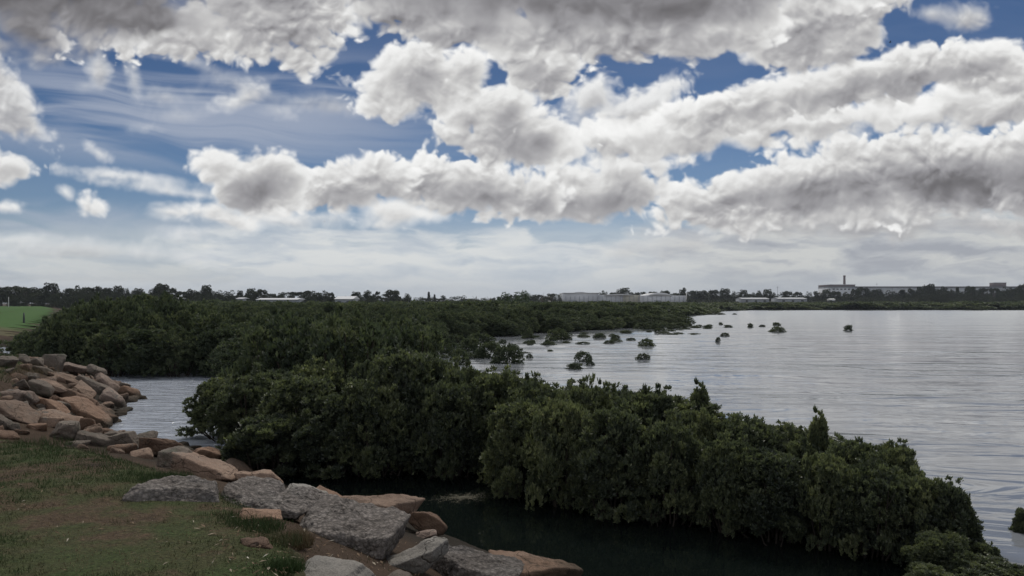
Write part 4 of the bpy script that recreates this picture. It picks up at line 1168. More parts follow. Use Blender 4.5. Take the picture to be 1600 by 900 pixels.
# ------------------------------------------------------------------ shrubs standing by themselves in the bay
BAY = [
 (690, 527, 556, 56, "dark mangrove clump walling off the first patch of open water"),
 (718, 545, 570, 26, "round lone mangrove in the little channel before the dark clump"),
 (735, 527, 552, 36, "mangrove with open water either side, past the little channel"),
 (765, 534, 560, 40, "dark mangrove joined to the spreading clump at the bay's edge"),
 (794, 537, 567, 46, "spreading mangrove clump at the bay's edge with arms over the ripples"),
 (708, 522, 540, 40, "mangrove behind the dark clump at the edge of the thicket"),
 (750, 520, 542, 40, "low mangrove closing the channel from behind"),
 (826, 517, 529, 20, "low mangrove island first out from the thicket edge"),
 (872, 513, 531, 34, "mangrove knob at the thicket's corner above the bay"),
 (855, 531, 539, 12, "tiny mangrove islet between the corner knob and the spreading clump"),
 (827, 553, 560, 9, "few mangrove twigs standing in the ripples off the spreading clump"),
 (911, 549, 565, 24, "leafiest island shrub of the group of three in the near bay"),
 (922, 561, 571, 13, "small companion shrub close against the leafiest island shrub"),
 (899, 567, 577, 26, "lying mangrove shrub with bare arms, lowest of the group of three"),
 (937, 521, 529, 19, "flat dark island shrub off the thicket's corner"),
 (952, 532, 537, 16, "string of mangrove tips barely clear of the water"),
 (1011, 529, 541, 25, "fan shaped island shrub alone in the middle of the bay"),
 (1005, 552, 562, 21, "low spiky island shrub straight below the fan shaped one"),
 (1027, 515, 521, 10, "cross shaped scrap of mangrove near the tip of the spit"),
 (1059, 504, 513, 30, "mangrove hump on the end of the low spit"),
 (1040, 505, 514, 36, "mangrove on the low spit before its end hump"),
 (1014, 503, 515, 40, "mangrove at the root of the low spit"),
 (1077, 504, 510, 8, "leaf clump just off the end of the spit"),
 (1106, 508, 513, 15, "long low island shrub first past the spit"),
 (1126, 505, 508, 8, "small hovering-looking shrub beyond the long low one"),
 (1137, 508, 512, 15, "pair of low mangrove tips beyond the long low island shrub"),
 (1133, 520, 526, 13, "horned island shrub in the bay past the fan shaped one"),
 (1122, 529, 535, 9, "compact dot of mangrove nearest the horned one"),
 (1172, 506, 512, 10, "cross shaped island shrub with a single upright twig"),
 (1191, 508, 511, 10, "thin streak of mangrove between the upright twig and the boat-shaped shrub"),
 (1215, 510, 519, 23, "boat-shaped mangrove island, broadest one far out in the bay"),
 (1213, 504, 509, 13, "small flat mangrove hanging above the boat-shaped island"),
 (1326, 508, 517, 14, "square dark shrub with a bare branch, alone furthest out in the bay"),
 (1118, 489, 492, 30, "low line of mangrove tips by the far shore"),
 (1148, 490, 492, 6, "single tip at the end of the low line by the far shore"),
]
for (px_, top, foot, w, lab) in BAY:
    d = on_ground(px_, foot - .5, 0); hw = w / F * d * .56; C = ray(px_, foot, d)
    hgt = (foot - top) / F * d * 1.4; zb = -.33 * hgt
    if w >= 12 and d < 130: put_shrub(rr.randint(4), C.x, C.y, hw * 1.1, hgt, rr.rand() * 6.28, lab, 'mangroves standing apart in the bay', kinds=MID, dims=MIDD, z=zb)
    else:
        t = thing('mangrove_shrub', lab, 'mangrove', (C.x, C.y, zb), rr.rand() * 6.28, 'mangroves standing apart in the bay')
        t.scale = (hw / 1.1, hw / 1.1, hgt / 1.6); link('crown', MID[rr.randint(4)][0], t); link('trunk', MID[0][1], t)
# seedling tips and low plants along the ragged edge of the thicket
for i in range(58):
    px_ = rr.uniform(660, 1120); row = np.interp(px_, [640, 700, 800, 900, 1000, 1080, 1130], [556, 545, 528, 520, 516, 512, 505]) + abs(rr.randn()) * 11 * (1 if px_ < 1000 else .5)
    d = on_ground(px_, row, 0); C = ray(px_, row, d); w = rr.uniform(.18, .6) * (d / 60)
    t = thing('mangrove_seedling', 'tiny low mangrove among the scattered tips off the ragged edge of the thicket', 'mangrove', (C.x, C.y, -.1), rr.rand() * 6.28, 'tiny mangroves off the thicket edge')
    t.scale = (w, w, rr.uniform(.09, .24)); link('crown', MID[rr.randint(4)][0], t)
# pale weed floating in the creek by the jutting mangrove
rw = np.random.RandomState(3); V = []; 
cw = ray(725, 778, on_ground(725, 778, 0))
for k in range(1300):
    a = rw.rand() * 6.28; q = abs(rw.randn()) * .5; x = cw.x + q * .55 * math.cos(a) + .06 * math.sin(9 * a); y = cw.y + q * .36 * math.sin(a + .4)
    b = rw.rand() * 6.28; l = .02 + .04 * rw.rand(); z = .004 + .012 * rw.rand()
    V += [(x, y, z), (x + .006 * math.cos(b + 1.5), y + .006 * math.sin(b + 1.5), z), (x + l * math.cos(b), y + l * math.sin(b), z + .01 * rw.rand())]
weed = link('floating_weed', mesh_np('floating_weed', V, np.arange(len(V)).reshape(-1, 3), flat_mat('weed', (.16, .15, .11), .8, .4, 6)))
tag(weed, kind='stuff')

# ------------------------------------------------------------------ skyline trees
def tree_meshes(seed, kind):
    """unit trees about 10 m tall; returns crown, trunk"""
    rr = np.random.RandomState(seed); C = []; S = []
    if kind == 'dome':
        for k in range(26):
            a = rr.rand() * 6.28; q = rr.rand() ** .6; z = 3.2 + 5.6 * rr.rand()
            w = math.sqrt(max(.05, 1 - ((z - 5.0) / 4.6) ** 2)) * 3.6
            C.append((w * q * math.cos(a), w * q * math.sin(a), z)); S.append((rr.uniform(.8, 1.5), rr.uniform(.6, 1.0)))
    elif kind == 'gum':
        for k in range(15):
            a = rr.rand() * 6.28; q = rr.rand() ** .5 * 3.6; z = rr.uniform(5.0, 9.2) - q * .35
            C.append((q * math.cos(a), q * math.sin(a), z)); S.append((rr.uniform(.8, 1.5), rr.uniform(.35, .7)))
    elif kind == 'flat':
        for k in range(13):
            a = rr.rand() * 6.28; q = rr.rand() ** .5 * 4.4; z = 8.6 - q * .28 + rr.uniform(-.5, .6)
            C.append((q * math.cos(a), q * math.sin(a), z)); S.append((rr.uniform(.9, 1.5), rr.uniform(.3, .5)))
    elif kind == 'conifer':
        for k in range(26):
            z = 1.2 + 8.6 * (k / 25.0); q = (1 - (z - 1.0) / 9.2) * 1.7; a = k * 2.4
            C.append((q * .6 * math.cos(a), q * .6 * math.sin(a), z)); S.append((.3 + q * .45, .3))
    elif kind == 'bush':
        for k in range(20):
            a = rr.rand() * 6.28; q = rr.rand() ** .6; z = .8 + 7.6 * rr.rand()
            w = math.sqrt(max(.05, 1 - ((z - 3.5) / 6.2) ** 2)) * 4.2
            C.append((w * q * math.cos(a), w * q * math.sin(a), z)); S.append((rr.uniform(1.0, 1.8), rr.uniform(.8, 1.3)))
    C = np.array(C); S = np.array(S)
    n = 42 if kind != 'conifer' else 30
    Ci = np.repeat(np.arange(len(C)), n)
    Dd = unit(rr.randn(len(Ci), 3))
    P = C[Ci] + Dd * np.stack([S[Ci, 0], S[Ci, 0], S[Ci, 1]], 1) * rr.uniform(.6, 1.08, len(Ci))[:, None]
    V, Q = leaves_on(P, unit(Dd + [0, 0, .3]), 3, .55 if kind != 'conifer' else .4, .15, rr, (20, 90))
    lobe = rr.rand(len(C))
    tone = np.clip(np.repeat(lobe[Ci] * .5 + .25, 3) + (rr.rand(len(Q)) - .5) * .4, 0, 1)
    crown = lambda mat: mesh_np('crown', V, Q, mat, False, {'tone': ('FACE', tone)})
    tubes = [([(0, 0, -.6), (.1, 0, 1.5), (rr.uniform(-.3, .3), .1, 3.4), (rr.uniform(-.4, .4), 0, 5.6), (rr.uniform(-.4, .4), 0, 7.6)], [.34, .27, .21, .14, .05])]
    if kind != 'conifer':
        for k in range(min(9, len(C))):
            z0 = rr.uniform(1.4, 3.6); c = C[k]
            tubes.append(([(0, 0, z0), (c[0] * .45, c[1] * .45, z0 * .45 + c[2] * .5), tuple(c)], [.17, .11, .03]))
    return crown, mesh_tubes('trunk', tubes, m_wood, 5)
KT = {}
for k, (kd, sd) in enumerate([('dome', 1), ('dome', 2), ('gum', 3), ('gum', 4), ('flat', 5), ('conifer', 6), ('bush', 7), ('bush', 8), ('gum', 9)]):
    c, t_ = tree_meshes(200 + sd, kd)
    KT.setdefault(kd, []).append((c(m_far_leaf), t_, c(m_green_leaf) if kd == 'bush' else None))
rr = np.random.RandomState(61)
def put_tree(px_, top, d, wpx, kind, label, group=None, green=False, name='gum_tree', cat='tree'):
    C = ray(px_, top, d); g = max(hz(C.x, d), 0)
    hgt = C.z - g; w = wpx / F * d
    c, t_, gr = KT[kind][rr.randint(len(KT[kind]))]
    half = {'dome': 4.4, 'gum': 4.4, 'flat': 5.2, 'conifer': 1.4, 'bush': 5.2}[kind]
    t = thing(name, label, cat, (C.x, d, g - .05), rr.rand() * 6.28, group)
    top_ = {'dome': 9.3, 'gum': 9.6, 'flat': 9.5, 'conifer': 10.2, 'bush': 9.2}[kind]
    t.scale = (w / 2 / half, w / 2 / half, hgt / top_)
    link('crown', gr if green else c, t); link('trunk', t_, t)
    return t
GL = 'gum trees along the skyline'
SKYT = [ # px, top row, width px, kind, distance, label
 (2, 450, 44, 'dome', 430, "gum tree cut by the frame's edge behind the green field"),
 (19, 447, 30, 'dome', 440, "round headed gum behind the white post in the field"),
 (40, 446, 40, 'gum', 430, "broad gum with light gaps in its crown behind the field"),
 (60, 452, 26, 'dome', 440, "low gum between the broad one and the high dome behind the field"),
 (82, 444, 32, 'dome', 430, "high domed gum at the far corner of the green field"),
 (100, 455, 16, 'bush', 460, "lowest scrubby tree in the dip after the high dome"),
 (108, 449, 14, 'flat', 450, "thin umbrella gum with sky under its crown after the dip"),
 (121, 446, 22, 'gum', 440, "gum rising after the thin umbrella one"),
 (139, 446, 30, 'gum', 450, "wide gum with a feathery top above the tall mangroves"),
 (156, 449, 22, 'dome', 450, "plain round gum after the feathery one"),
 (171, 447, 20, 'gum', 440, "gum with a small pointed shoot on top"),
 (184, 448, 22, 'dome', 450, "smooth domed gum right after the pointed shoot"),
 (200, 451, 18, 'bush', 460, "low dark tree over the crest of the tall mangroves"),
 (217, 452, 24, 'dome', 450, "flat topped gum before the twin tall gum"),
 (243, 447, 16, 'gum', 430, "thin side gum leaning on the tallest round gum"),
 (254, 443, 26, 'dome', 430, "tallest round gum on the skyline above the thicket"),
 (270, 450, 16, 'dome', 440, "small gum hugging the right flank of the tallest one"),
 (283, 454, 16, 'flat', 470, "low spreading gum over a faint gap in the trees"),
 (298, 451, 24, 'gum', 450, "gum with two light gaps behind the low roofs"),
 (321, 447, 24, 'dome', 440, "rounded gum standing proud above the grey roof"),
 (342, 454, 26, 'bush', 470, "level topped tree after the proud rounded gum"),
 (362, 454, 28, 'bush', 470, "long level tree mass before the white roof"),
 (376, 455, 14, 'dome', 460, "small knob of a tree above the tiny white roof"),
 (391, 452, 22, 'dome', 450, "dark dome at the near end of the long white roof"),
 (409, 452, 22, 'dome', 455, "second dark dome over the long white roof"),
 (426, 457, 18, 'gum', 470, "low open gum over the middle of the long white roof"),
 (442, 456, 18, 'gum', 480, "feathery gum over the long white roof"),
 (456, 455, 20, 'flat', 480, "umbrella gum at the far end of the long white roof"),
 (470, 455, 16, 'flat', 480, "second umbrella gum past the long white roof"),
 (486, 452, 26, 'gum', 460, "wide gum before the grey shed with a sloping roof"),
 (505, 454, 20, 'gum', 460, "gum with a drooping side before the grey shed"),
 (517, 457, 12, 'dome', 480, "small gum against the end of the grey shed"),
 (558, 457, 22, 'dome', 470, "gum straight after the grey shed"),
 (575, 453, 16, 'gum', 450, "gum with a peaked head after the grey shed"),
 (590, 454, 8, 'flat', 450, "tiny umbrella shaped gum between two domes"),
 (603, 458, 14, 'flat', 460, "low umbrella gum by the wide dark dome"),
 (616, 453, 28, 'dome', 450, "wide dark dome with a long right shoulder"),
 (634, 459, 22, 'bush', 460, "sloping shoulder tree of the wide dark dome"),
 (655, 464, 22, 'bush', 650, "faint low trees in the saddle of the skyline"),
 (670, 456, 6, 'conifer', 600, "narrow dark conifer standing alone in the saddle"),
 (679, 460, 5, 'conifer', 650, "paler conifer beside the narrow dark one"),
 (692, 461, 10, 'gum', 620, "thin gum after the pair of conifers"),
 (706, 463, 18, 'bush', 650, "low tree mass after the conifers"),
 (724, 462, 24, 'bush', 620, "long low trees near the middle of the skyline"),
 (744, 459, 22, 'gum', 560, "gum rising to meet the bright green tree"),
 (766, 460, 20, 'gum', 560, "gum with a notched head beside the bright green tree"),
 (790, 457, 30, 'bush', 330, "dull green tree joined to the bright green one"),
 (817, 454, 32, 'bush', 320, "bright green round tree nearer than the skyline gums"),
 (847, 455, 20, 'dome', 520, "domed gum between the bright green tree and the white warehouse"),
 (863, 457, 20, 'gum', 540, "gum with an open crown by the end of the white warehouse"),
 (876, 460, 12, 'bush', 560, "low tree touching the end wall of the white warehouse"),
 (943, 454, 14, 'gum', 700, "small open gum above the warehouse roof"),
 (958, 456, 16, 'flat', 700, "flat gum above the warehouse roof"),
 (974, 451, 30, 'dome', 690, "broad peaked gum clump above the middle of the warehouse"),
 (995, 455, 12, 'gum', 700, "gum with gaps right of the peaked clump"),
 (1005, 455, 10, 'flat', 700, "thin stemmed gum over the cream wall panel"),
 (1018, 454, 20, 'gum', 700, "gum before the arched roof"),
 (1038, 454, 20, 'dome', 700, "gum over the arched roof"),
 (1056, 456, 18, 'gum', 690, "gum behind the end of the arched roof"),
 (1068, 451, 14, 'dome', 680, "tall gum at the end of the warehouse"),
 (1083, 452, 18, 'gum', 680, "gum with a ring shaped gap after the warehouse"),
 (1098, 454, 20, 'dome', 680, "domed gum past the ring shaped gap"),
 (1113, 453, 22, 'dome', 690, "even headed gum before the white sheds"),
 (1134, 452, 24, 'dome', 690, "gum with a tiny spike before the white sheds"),
 (1150, 455, 16, 'bush', 700, "low gum before the white sheds"),
 (1163, 454, 18, 'dome', 690, "gum over the near end of the first white shed"),
 (1184, 454, 16, 'gum', 700, "gum over the middle of the first white shed"),
 (1198, 453, 20, 'dome', 690, "round gum over the far end of the first white shed"),
 (1211, 457, 12, 'gum', 700, "low gum under the thin mast"),
 (1230, 455, 22, 'dome', 690, "flat domed gum over the second white shed"),
 (1247, 456, 16, 'dome', 700, "gum behind the middle of the second white shed"),
 (1262, 456, 14, 'bush', 700, "low gum at the end of the second white shed"),
 (1275, 456, 14, 'dome', 690, "gum between the sheds and the factory block"),
 (1290, 453, 20, 'dome', 680, "gum in front of the factory block's near corner"),
 (1308, 455, 20, 'dome', 690, "gum under the factory block"),
 (1323, 456, 16, 'gum', 690, "gum straight below the chimney"),
 (1336, 452, 14, 'dome', 690, "gum under the far corner of the factory block"),
 (1349, 449, 24, 'dome', 670, "dark gum hiding the start of the long factory roof"),
 (1368, 452, 20, 'dome', 680, "gum under the second thin mast"),
 (1390, 454, 26, 'bush', 690, "level trees below the long factory roof"),
 (1410, 453, 18, 'conifer', 690, "pointed tree below the long factory roof"),
 (1424, 452, 20, 'dome', 680, "gum rising towards the double headed clump"),
 (1437, 449, 16, 'dome', 670, "gum on the near flank of the double headed clump"),
 (1448, 445, 16, 'dome', 660, "first head of the double headed gum clump"),
 (1457, 445, 14, 'dome', 660, "second head of the double headed gum clump"),
 (1474, 447, 18, 'gum', 670, "gum just past the double headed clump"),
 (1487, 452, 14, 'gum', 680, "low gum past the double headed clump"),
 (1496, 449, 8, 'conifer', 680, "pointed gum before the gap with pale wall showing"),
 (1517, 447, 18, 'dome', 670, "round gum between two stretches of pale factory wall"),
 (1538, 449, 18, 'flat', 680, "gum with a lacy crown before the rusty roof block"),
 (1553, 449, 18, 'flat', 680, "second lacy gum nearer the rusty roof block"),
 (1570, 449, 22, 'bush', 680, "tree in front of the rusty roof block"),
 (1585, 450, 18, 'dome', 680, "gum just past the rusty roof block"),
 (1599, 444, 20, 'dome', 650, "tall gum cut by the frame's edge past the rusty roof block"),
]
for (px_, top, w, kd, d, lab) in SKYT:
    put_tree(px_, top, d, w * 1.12, kd, lab, GL, green=('bright green' in lab or 'dull green' in lab),
             name={'conifer': 'conifer_tree', 'bush': 'broadleaf_tree'}.get(kd, 'gum_tree'))
put_tree(24, 473, 400, 16, 'bush', "low dark bush at the far edge of the green field", None, name='bush', cat='bush')
# the woods beneath and behind the skyline trees
wood = []
rr = np.random.RandomState(67)
prof = sorted([(t[0], t[1]) for t in SKYT])
pxs = [q[0] for q in prof]; tps = [q[1] for q in prof]
for row, (dd_, drop, st) in enumerate([(1.04, 4.5, 9), (1.0, 8.5, 8), (.93, 12, 8), (.86, 15, 9)]):
    px_ = -420
    while px_ < 2050:
        base = 440 if px_ < 620 else (640 if px_ < 860 else 690)
        d = base * dd_ * rr.uniform(.97, 1.03)
        if 880 < px_ < 1075 and row > 0: px_ += st; continue
        if (395 < px_ < 470 or 515 < px_ < 556 or 1155 < px_ < 1206 or 1212 < px_ < 1266) and row > 0: px_ += st; continue
        tp = np.interp(px_, pxs, tps) + drop + rr.uniform(0, 2.5)
        tp = min(tp, 470)
        x = (px_ - 800) / F * d; z = EYE - (tp - HZ) / F * d
        g = max(hz(x, d), 0)
        if 0 < inside(np.array([x]), np.array([d]), FIELD)[0] and px_ < 90 and d < 400: px_ += st; continue
        wood.append((x, d, g - .2, st * 1.9 / F * d / 10, max(z - g, 2) / 9.3, rr.randint(3))); px_ += st * rr.uniform(.8, 1.2)
instancer('woodland', wood, [KT['dome'][0][0], KT['dome'][1][0], KT['bush'][0][0]])

# ------------------------------------------------------------------ buildings
m_wall = flat_mat('pale sheet cladding', (.64, .66, .69), .55, .08, .08, .4)
m_wall2 = flat_mat('cream cladding', (.52, .50, .42), .6, .10, .08)
m_roof = flat_mat('white roof sheets', (.74, .75, .76), .5, .08, .05, .4)
m_shed = flat_mat('weathered roof sheets', (.46, .48, .50), .6, .12, .1)
m_dim = flat_mat('grey roof sheets', (.30, .32, .35), .6, .12, .1)
m_dark = flat_mat('dark factory sheets', (.13, .12, .13), .7, .15, .05)
m_rust = flat_mat('rusty cladding', (.17, .125, .12), .8, .15, .1)
m_stack = flat_mat('brown chimney brick', (.15, .10, .095), .8, .15, .05)
m_trim = flat_mat('dark trim', (.08, .085, .09), .6, .1, .2)
m_white = flat_mat('white paint', (.75, .75, .72), .5, .06, .4)
def X(px_, d): return (px_ - 800) / F * d
def Z(py_, d): return EYE - (py_ - HZ) / F * d

# the long white warehouse
d = 600.0
wh = thing('warehouse', "long pale grey warehouse with a low arched roof, among gum trees across the bay", 'warehouse', (X(975, d), d, 1.0))
def part(name, boxes, mat, parent):
    ox, oy, oz = parent.location
    return link(name, boxes_mesh(name, [(a - ox, b - oy, c - oz, e - ox, f - oy, g - oz) for (a, b, c, e, f, g) in boxes], mat), parent)
part('wall', [(X(881, d), d, .5, X(935, d), d + 60, Z(458.0, d))], m_wall, wh)
part('wall', [(X(935.1, d), d + .6, .5, X(974, d), d + 55, Z(460.5, d))], m_wall, wh)
part('cream_wall', [(X(974.1, d), d + .3, .5, X(1000, d), d + 50, Z(461.0, d))], m_wall2, wh)
part('wall', [(X(1000.1, d), d, .5, X(1072, d), d + 45, Z(461.8, d))], m_wall, wh)
part('roof', [(X(880.5, d), d - .5, Z(458.0, d), X(935.3, d), d + 60.5, Z(457.4, d))], m_roof, wh)
for k in range(27):       # sheet seams and downpipes standing proud of the wall
    xx = X(884 + k * 7.1, d)
    part('downpipe', [(xx - .12, d - .25, 1.0, xx + .12, d - .02, Z(462.0, d) - .3)], m_dim, wh)
for (a, b) in ((888, 900), (1022, 1032)):
    part('roller_door', [(X(a, d), d - .14, 1.0, X(b, d), d - .03, 5.4)], m_dim, wh)
part('corner_trim', [(X(1072.05, d), d - .35, .8, X(1073.2, d), d + .3, Z(456.6, d))], m_white, wh)
def arch(px0, px1, ytop, ybase, d, parent, mat, depth, name='roof', yo=0):
    ox, oy, oz = parent.location; V = []; Fc = []; n = 18
    for i in range(n + 1):
        t = i / n; x = X(px0 + (px1 - px0) * t, d) - ox; z = Z(ybase, d) + (Z(ytop, d) - Z(ybase, d)) * math.sin(math.pi * t) ** .8 - oz
        V += [(x, yo - .4, z), (x, yo + depth, z), (x, yo - .4, Z(ybase, d) - .25 - oz), (x, yo + depth, Z(ybase, d) - .25 - oz)]
    for i in range(n):
        a = i * 4; b = a + 4
        Fc += [(a, b, b + 1, a + 1), (a + 2, b + 2, b, a), (a + 3, a + 1, b + 1, b + 3), (a + 2, a + 3, b + 3, b + 2)]
    return link(name, mesh_np(name, V, Fc, mat), parent)
arch(1013, 1050, 457.2, 461.8, d, wh, m_roof, 44)
arch(944, 990, 459.4, 461.0, d, wh, m_roof, 44)
arch(896, 917, 456.0, 457.4, d, wh, m_roof, 50, yo=.6)

def shed(px0, px1, ytop, ybot, d, label, wall, roof, depth=14, ridge=1.0, bands=0, name='shed'):
    g = .8
    s = thing(name, label, 'shed', (X((px0 + px1) / 2, d), d, g))
    ztop = Z(ytop, d); x0, x1 = X(px0, d), X(px1, d); ox, oy, oz = s.location
    eave = ztop - ridge
    part('wall', [(x0, d, -.2, x1, d + depth, eave)], wall, s)
    V = [(x0 - .3 - ox, -.4, eave + .01 - oz), (x1 + .3 - ox, -.4, eave + .01 - oz), (x1 + .3 - ox, depth / 2, ztop - oz), (x0 - .3 - ox, depth / 2, ztop - oz), (x0 - .3 - ox, depth + .4, eave + .01 - oz), (x1 + .3 - ox, depth + .4, eave + .01 - oz)]
    me = bpy.data.meshes.new('roof'); me.from_pydata(V, [], [(0, 1, 2, 3), (3, 2, 5, 4), (0, 3, 4), (1, 5, 2), (0, 4, 5, 1)]); me.materials.append(roof); link('roof', me, s)
    n = max(2, int((x1 - x0) / 6))
    for k in range(n):
        xx = x0 + (x1 - x0) * (k + .5) / n
        part('door' if k % 3 == 1 else 'window', [(xx - .9, d - .10, max(g, eave - 3.6) if k % 3 == 1 else eave - 2.1, xx + .9, d - .02, eave - 1.0)], m_trim, s)
    return s
shed(400, 464, 465.6, 470, 395, "very long low white roofed shed among the trees past the tall mangroves", m_dim, m_roof, 16, .8)
shed(523, 551, 462.6, 469, 400, "grey shed with a wide sloping roof, just past the long white roof", m_dim, m_roof, 18, 1.5)
shed(369, 379, 464.8, 470, 400, "tiny white roofed shed just before the long white roof", m_dim, m_roof, 10, .6)
shed(326, 338, 471.6, 476, 330, "small grey roof half hidden by mangroves", m_dim, m_dim, 10, .7)
shed(262, 278, 465.0, 470, 410, "small shed with a thin bright roof edge beyond the tall mangroves", m_dim, m_white, 10, .4)
shed(857, 865, 461.8, 468, 560, "small pale hut under the gums beside the white warehouse", m_wall2, m_roof, 8, 1.0)
shed(1160, 1202, 465.0, 470.5, 600, "first of two long white sheds on the far shore, nearer the warehouse", m_dim, m_shed, 18, 1.0)
shed(1217, 1261, 464.8, 470.5, 600, "second of two long white sheds on the far shore, nearer the factory", m_dim, m_shed, 18, 1.0)
shed(1297, 1305, 466.5, 470, 610, "tiny white hut among the trees under the factory", m_wall, m_white, 6, .6)

# the factory on the rise behind
d = 1500.0
fac = thing('factory', "factory block with banded walls, slim brown chimney and very long low roof", 'factory', (X(1317, d), d, 1.0))
part('wall', [(X(1298, d), d, .5, X(1336, d), d + 60, Z(449.8, d))], m_wall, fac)
part('dark_band', [(X(1297.5, d), d - 1.0, Z(449.8, d), X(1336.5, d), d + 61, Z(448.2, d))], m_dim, fac)
part('roof_storey', [(X(1298, d), d - .5, Z(448.2, d), X(1336, d), d + 60.5, Z(444.8, d))], m_rust, fac)
part('light_band', [(X(1297.4, d), d - 1.2, Z(444.9, d), X(1336.6, d), d + 61.2, Z(444.4, d))], m_wall, fac)
for k in range(6): part('vent_slot', [(X(1301 + k * 6, d), d - .9, Z(452.6, d), X(1304 + k * 6, d), d - .1, Z(451, d))], m_trim, fac)
V = [];n = 16
ox, oy, oz = fac.location
chm = link('chimney', mesh_tubes('chimney', [([(X(1326.3, d) - ox, 20, 0), (X(1326.3, d) - ox, 20, Z(440, d) - oz), (X(1326.3, d) - ox, 20, Z(431.5, d) - oz), (X(1326.3, d) - ox, 20, Z(431.4, d) - oz), (X(1326.3, d) - ox, 20, Z(429.8, d) - oz)], [2.5, 2.2, 1.95, 2.35, 2.35])], m_stack, 20), fac)
part('long_wall', [(X(1337.2, d), d + 5, .5, X(1760, d), d + 55, Z(449.3, d))], m_shed, fac)
part('long_roof', [(X(1337.0, d), d + 4, Z(449.3, d), X(1762, d), d + 56, Z(447.4, d))], m_dark, fac)
for k in range(24): part('wall_rib', [(X(1345 + k * 17, d) - .3, d + 4.2, 1, X(1345 + k * 17, d) + .3, d + 4.9, Z(449.5, d))], m_dim, fac)
blk = thing('plant_room', "rusty brown plant room block rising above the long factory roof", 'plant room', (X(1571, d), d + 20, Z(447.4, d)))
part('wall', [(X(1563, d), d + 14, Z(447.3, d), X(1579.5, d), d + 34, Z(441.9, d))], m_rust, blk)
part('roof', [(X(1562.5, d), d + 13.5, Z(441.9, d), X(1580, d), d + 34.5, Z(441.1, d))], m_dim, blk)
def mast(px_, top, d, r, label, mat, arms=True, foot=None, name='mast'):
    g = max(hz(X(px_, d), d), 0) if foot is None else foot
    t = thing(name, label, name.split('_')[-1] if name != 'mast' else 'mast', (X(px_, d), d, g))
    h_ = Z(top, d) - g
    link('pole', mesh_tubes('pole', [([(0, 0, -.3), (0, 0, h_ * .5), (0, 0, h_)], [r * 1.3, r, r * .7])], mat, 8), t)
    if arms: link('crossarm', boxes_mesh('crossarm', [(-r * 5, -r, h_ * .93, r * 5, r, h_ * .93 + r * 1.6)], mat), t)
    return t
mast(1215, 447, 900, .22, "thin grey mast above the gap between the two long white sheds", m_dim)
mast(1370, 442, 1200, .22, "thin mast over the start of the long factory roof", m_dim)
mast(13.5, 464, 330, .12, "thin pale post at the far side of the green field", m_white, False, name='field_post')
mast(37.3, 488.5, 92, .10, "short dark post standing out in the green field", m_trim, False, name='field_post')
mast(9, 553.5, 27, .05, "short whitish marker post at the shaded water behind the rock crest", m_white, False, 0, name='marker_post')

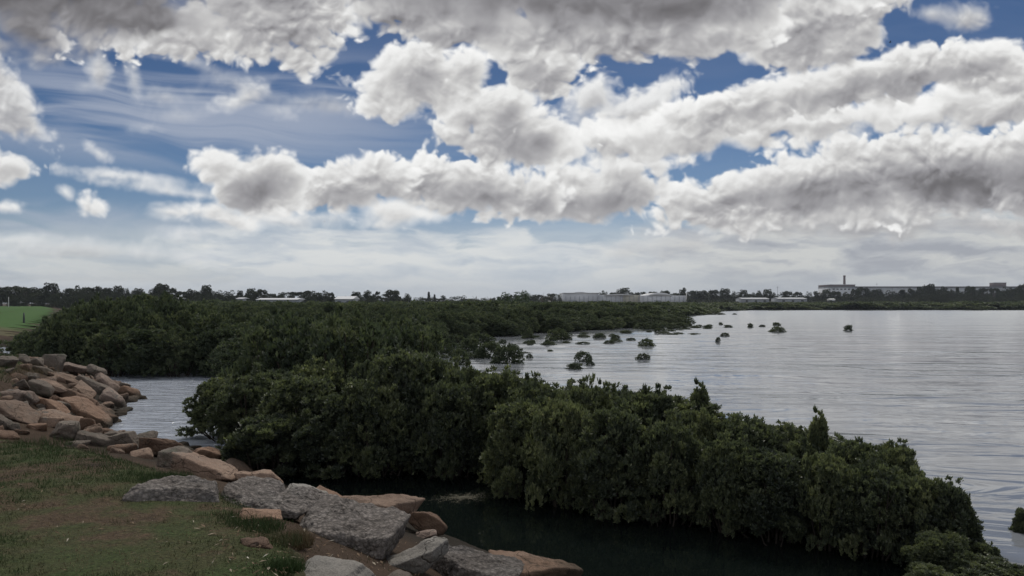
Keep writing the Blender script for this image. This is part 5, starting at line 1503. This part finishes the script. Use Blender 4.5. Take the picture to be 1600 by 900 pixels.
# two white patches in the distant mangroves: egrets
def bird(loc, span, rz, mat, label, name='bird', flap=.25, roll=0.0):
    t = thing(name, label, 'bird', loc, rz); s = span / 2
    V = []; Fc = []
    # body: a spindle
    prof_ = [(-.42, .0), (-.34, .05), (-.15, .10), (.08, .11), (.25, .075), (.33, .06), (.40, .05), (.46, .0)]
    for (x, r_) in prof_:
        for k in range(8):
            a = k / 8 * 6.283; V.append((s * x, s * r_ * math.cos(a), s * r_ * math.sin(a) + (.03 * s if x > .25 else 0)))
    for i in range(len(prof_) - 1):
        for k in range(8): Fc.append((i * 8 + k, i * 8 + (k + 1) % 8, i * 8 + 8 + (k + 1) % 8, i * 8 + 8 + k))
    me = bpy.data.meshes.new('body'); me.from_pydata(V, [], Fc); me.materials.append(mat); link('body', me, t)
    for sg in (-1, 1):
        W = [(.18, .08, .02), (-.16, .08, .02), (.22, .45, flap * .5), (-.14, .48, flap * .5), (.06, .78, flap * .62), (-.16, .78, flap * .6), (-.12, 1.0, flap * .55)]
        V = [(s * a, sg * s * b, s * c + .012 * s) for a, b, c in W] + [(s * a, sg * s * b, s * c - .012 * s) for a, b, c in W]
        Fc = [(0, 1, 3, 2), (2, 3, 5, 4), (4, 5, 6), (7, 9, 10, 8), (9, 11, 12, 10), (11, 13, 12), (0, 2, 9, 7), (2, 4, 11, 9), (4, 6, 13, 11), (1, 8, 10, 3), (3, 10, 12, 5), (5, 12, 13, 6)]
        me = bpy.data.meshes.new('wing'); me.from_pydata(V, [], Fc); me.materials.append(mat); link('wing', me, t)
    V = [(-s * .36, -s * .04, 0), (-s * .36, s * .04, 0), (-s * .62, s * .11, .0), (-s * .62, -s * .11, 0), (-s * .36, 0, s * .03), (-s * .62, 0, s * .02)]
    me = bpy.data.meshes.new('tail'); me.from_pydata(V, [], [(0, 1, 2, 3), (0, 3, 5, 4), (1, 4, 5, 2), (0, 4, 1), (3, 2, 5)]); me.materials.append(mat); link('tail', me, t)
    t.rotation_euler = (roll, 0, rz)
    return t
m_bird = flat_mat('dark plumage', (.03, .032, .04), .7, .2, 9)
m_gull = flat_mat('grey plumage', (.10, .10, .11), .7, .2, 9)
m_egret = flat_mat('white plumage', (.8, .8, .78), .7, .04, 9)
bird(ray(1391, 66, 70), .46, R(165), m_bird, "dark bird gliding high in the blue gap of the clouds", roll=R(14))
bird(ray(507, 346, 160), .42, R(20), m_bird, "far off dark speck of a bird under the grey cumulus")
bird(ray(1455, 504.5, 95), .42, R(170), m_gull, "upper of two grey birds skimming the far water", flap=.1)
bird(ray(1453, 509.2, 85), .22, R(60), m_gull, "lower of two grey birds skimming the far water", flap=.9)
for (px_, py_, lab) in ((978, 506 - 20, "white bird perched in the distant mangroves, first of a close pair"), (982.5, 486.3, "white bird perched in the distant mangroves, second of a close pair")):
    b_ = bird(ray(px_, py_, 150), .85, R(80), m_egret, lab, 'egret', flap=-.5)

# ------------------------------------------------------------------ air
m_haze = bpy.data.materials.new('haze'); m_haze.use_nodes = True
ht = m_haze.node_tree; ht.nodes.clear()
pv = ht.nodes.new('ShaderNodeVolumePrincipled'); ho = ht.nodes.new('ShaderNodeOutputMaterial')
pv.inputs['Color'].default_value = (.80, .88, 1, 1); pv.inputs['Density'].default_value = .00010; pv.inputs['Anisotropy'].default_value = .3
ht.links.new(pv.outputs[0], ho.inputs['Volume'])
hzb = link('haze', boxes_mesh('haze', [(-6000, -400, -2.2, 6000, 3200, 66)], m_haze))
tag(hzb, kind='stuff')
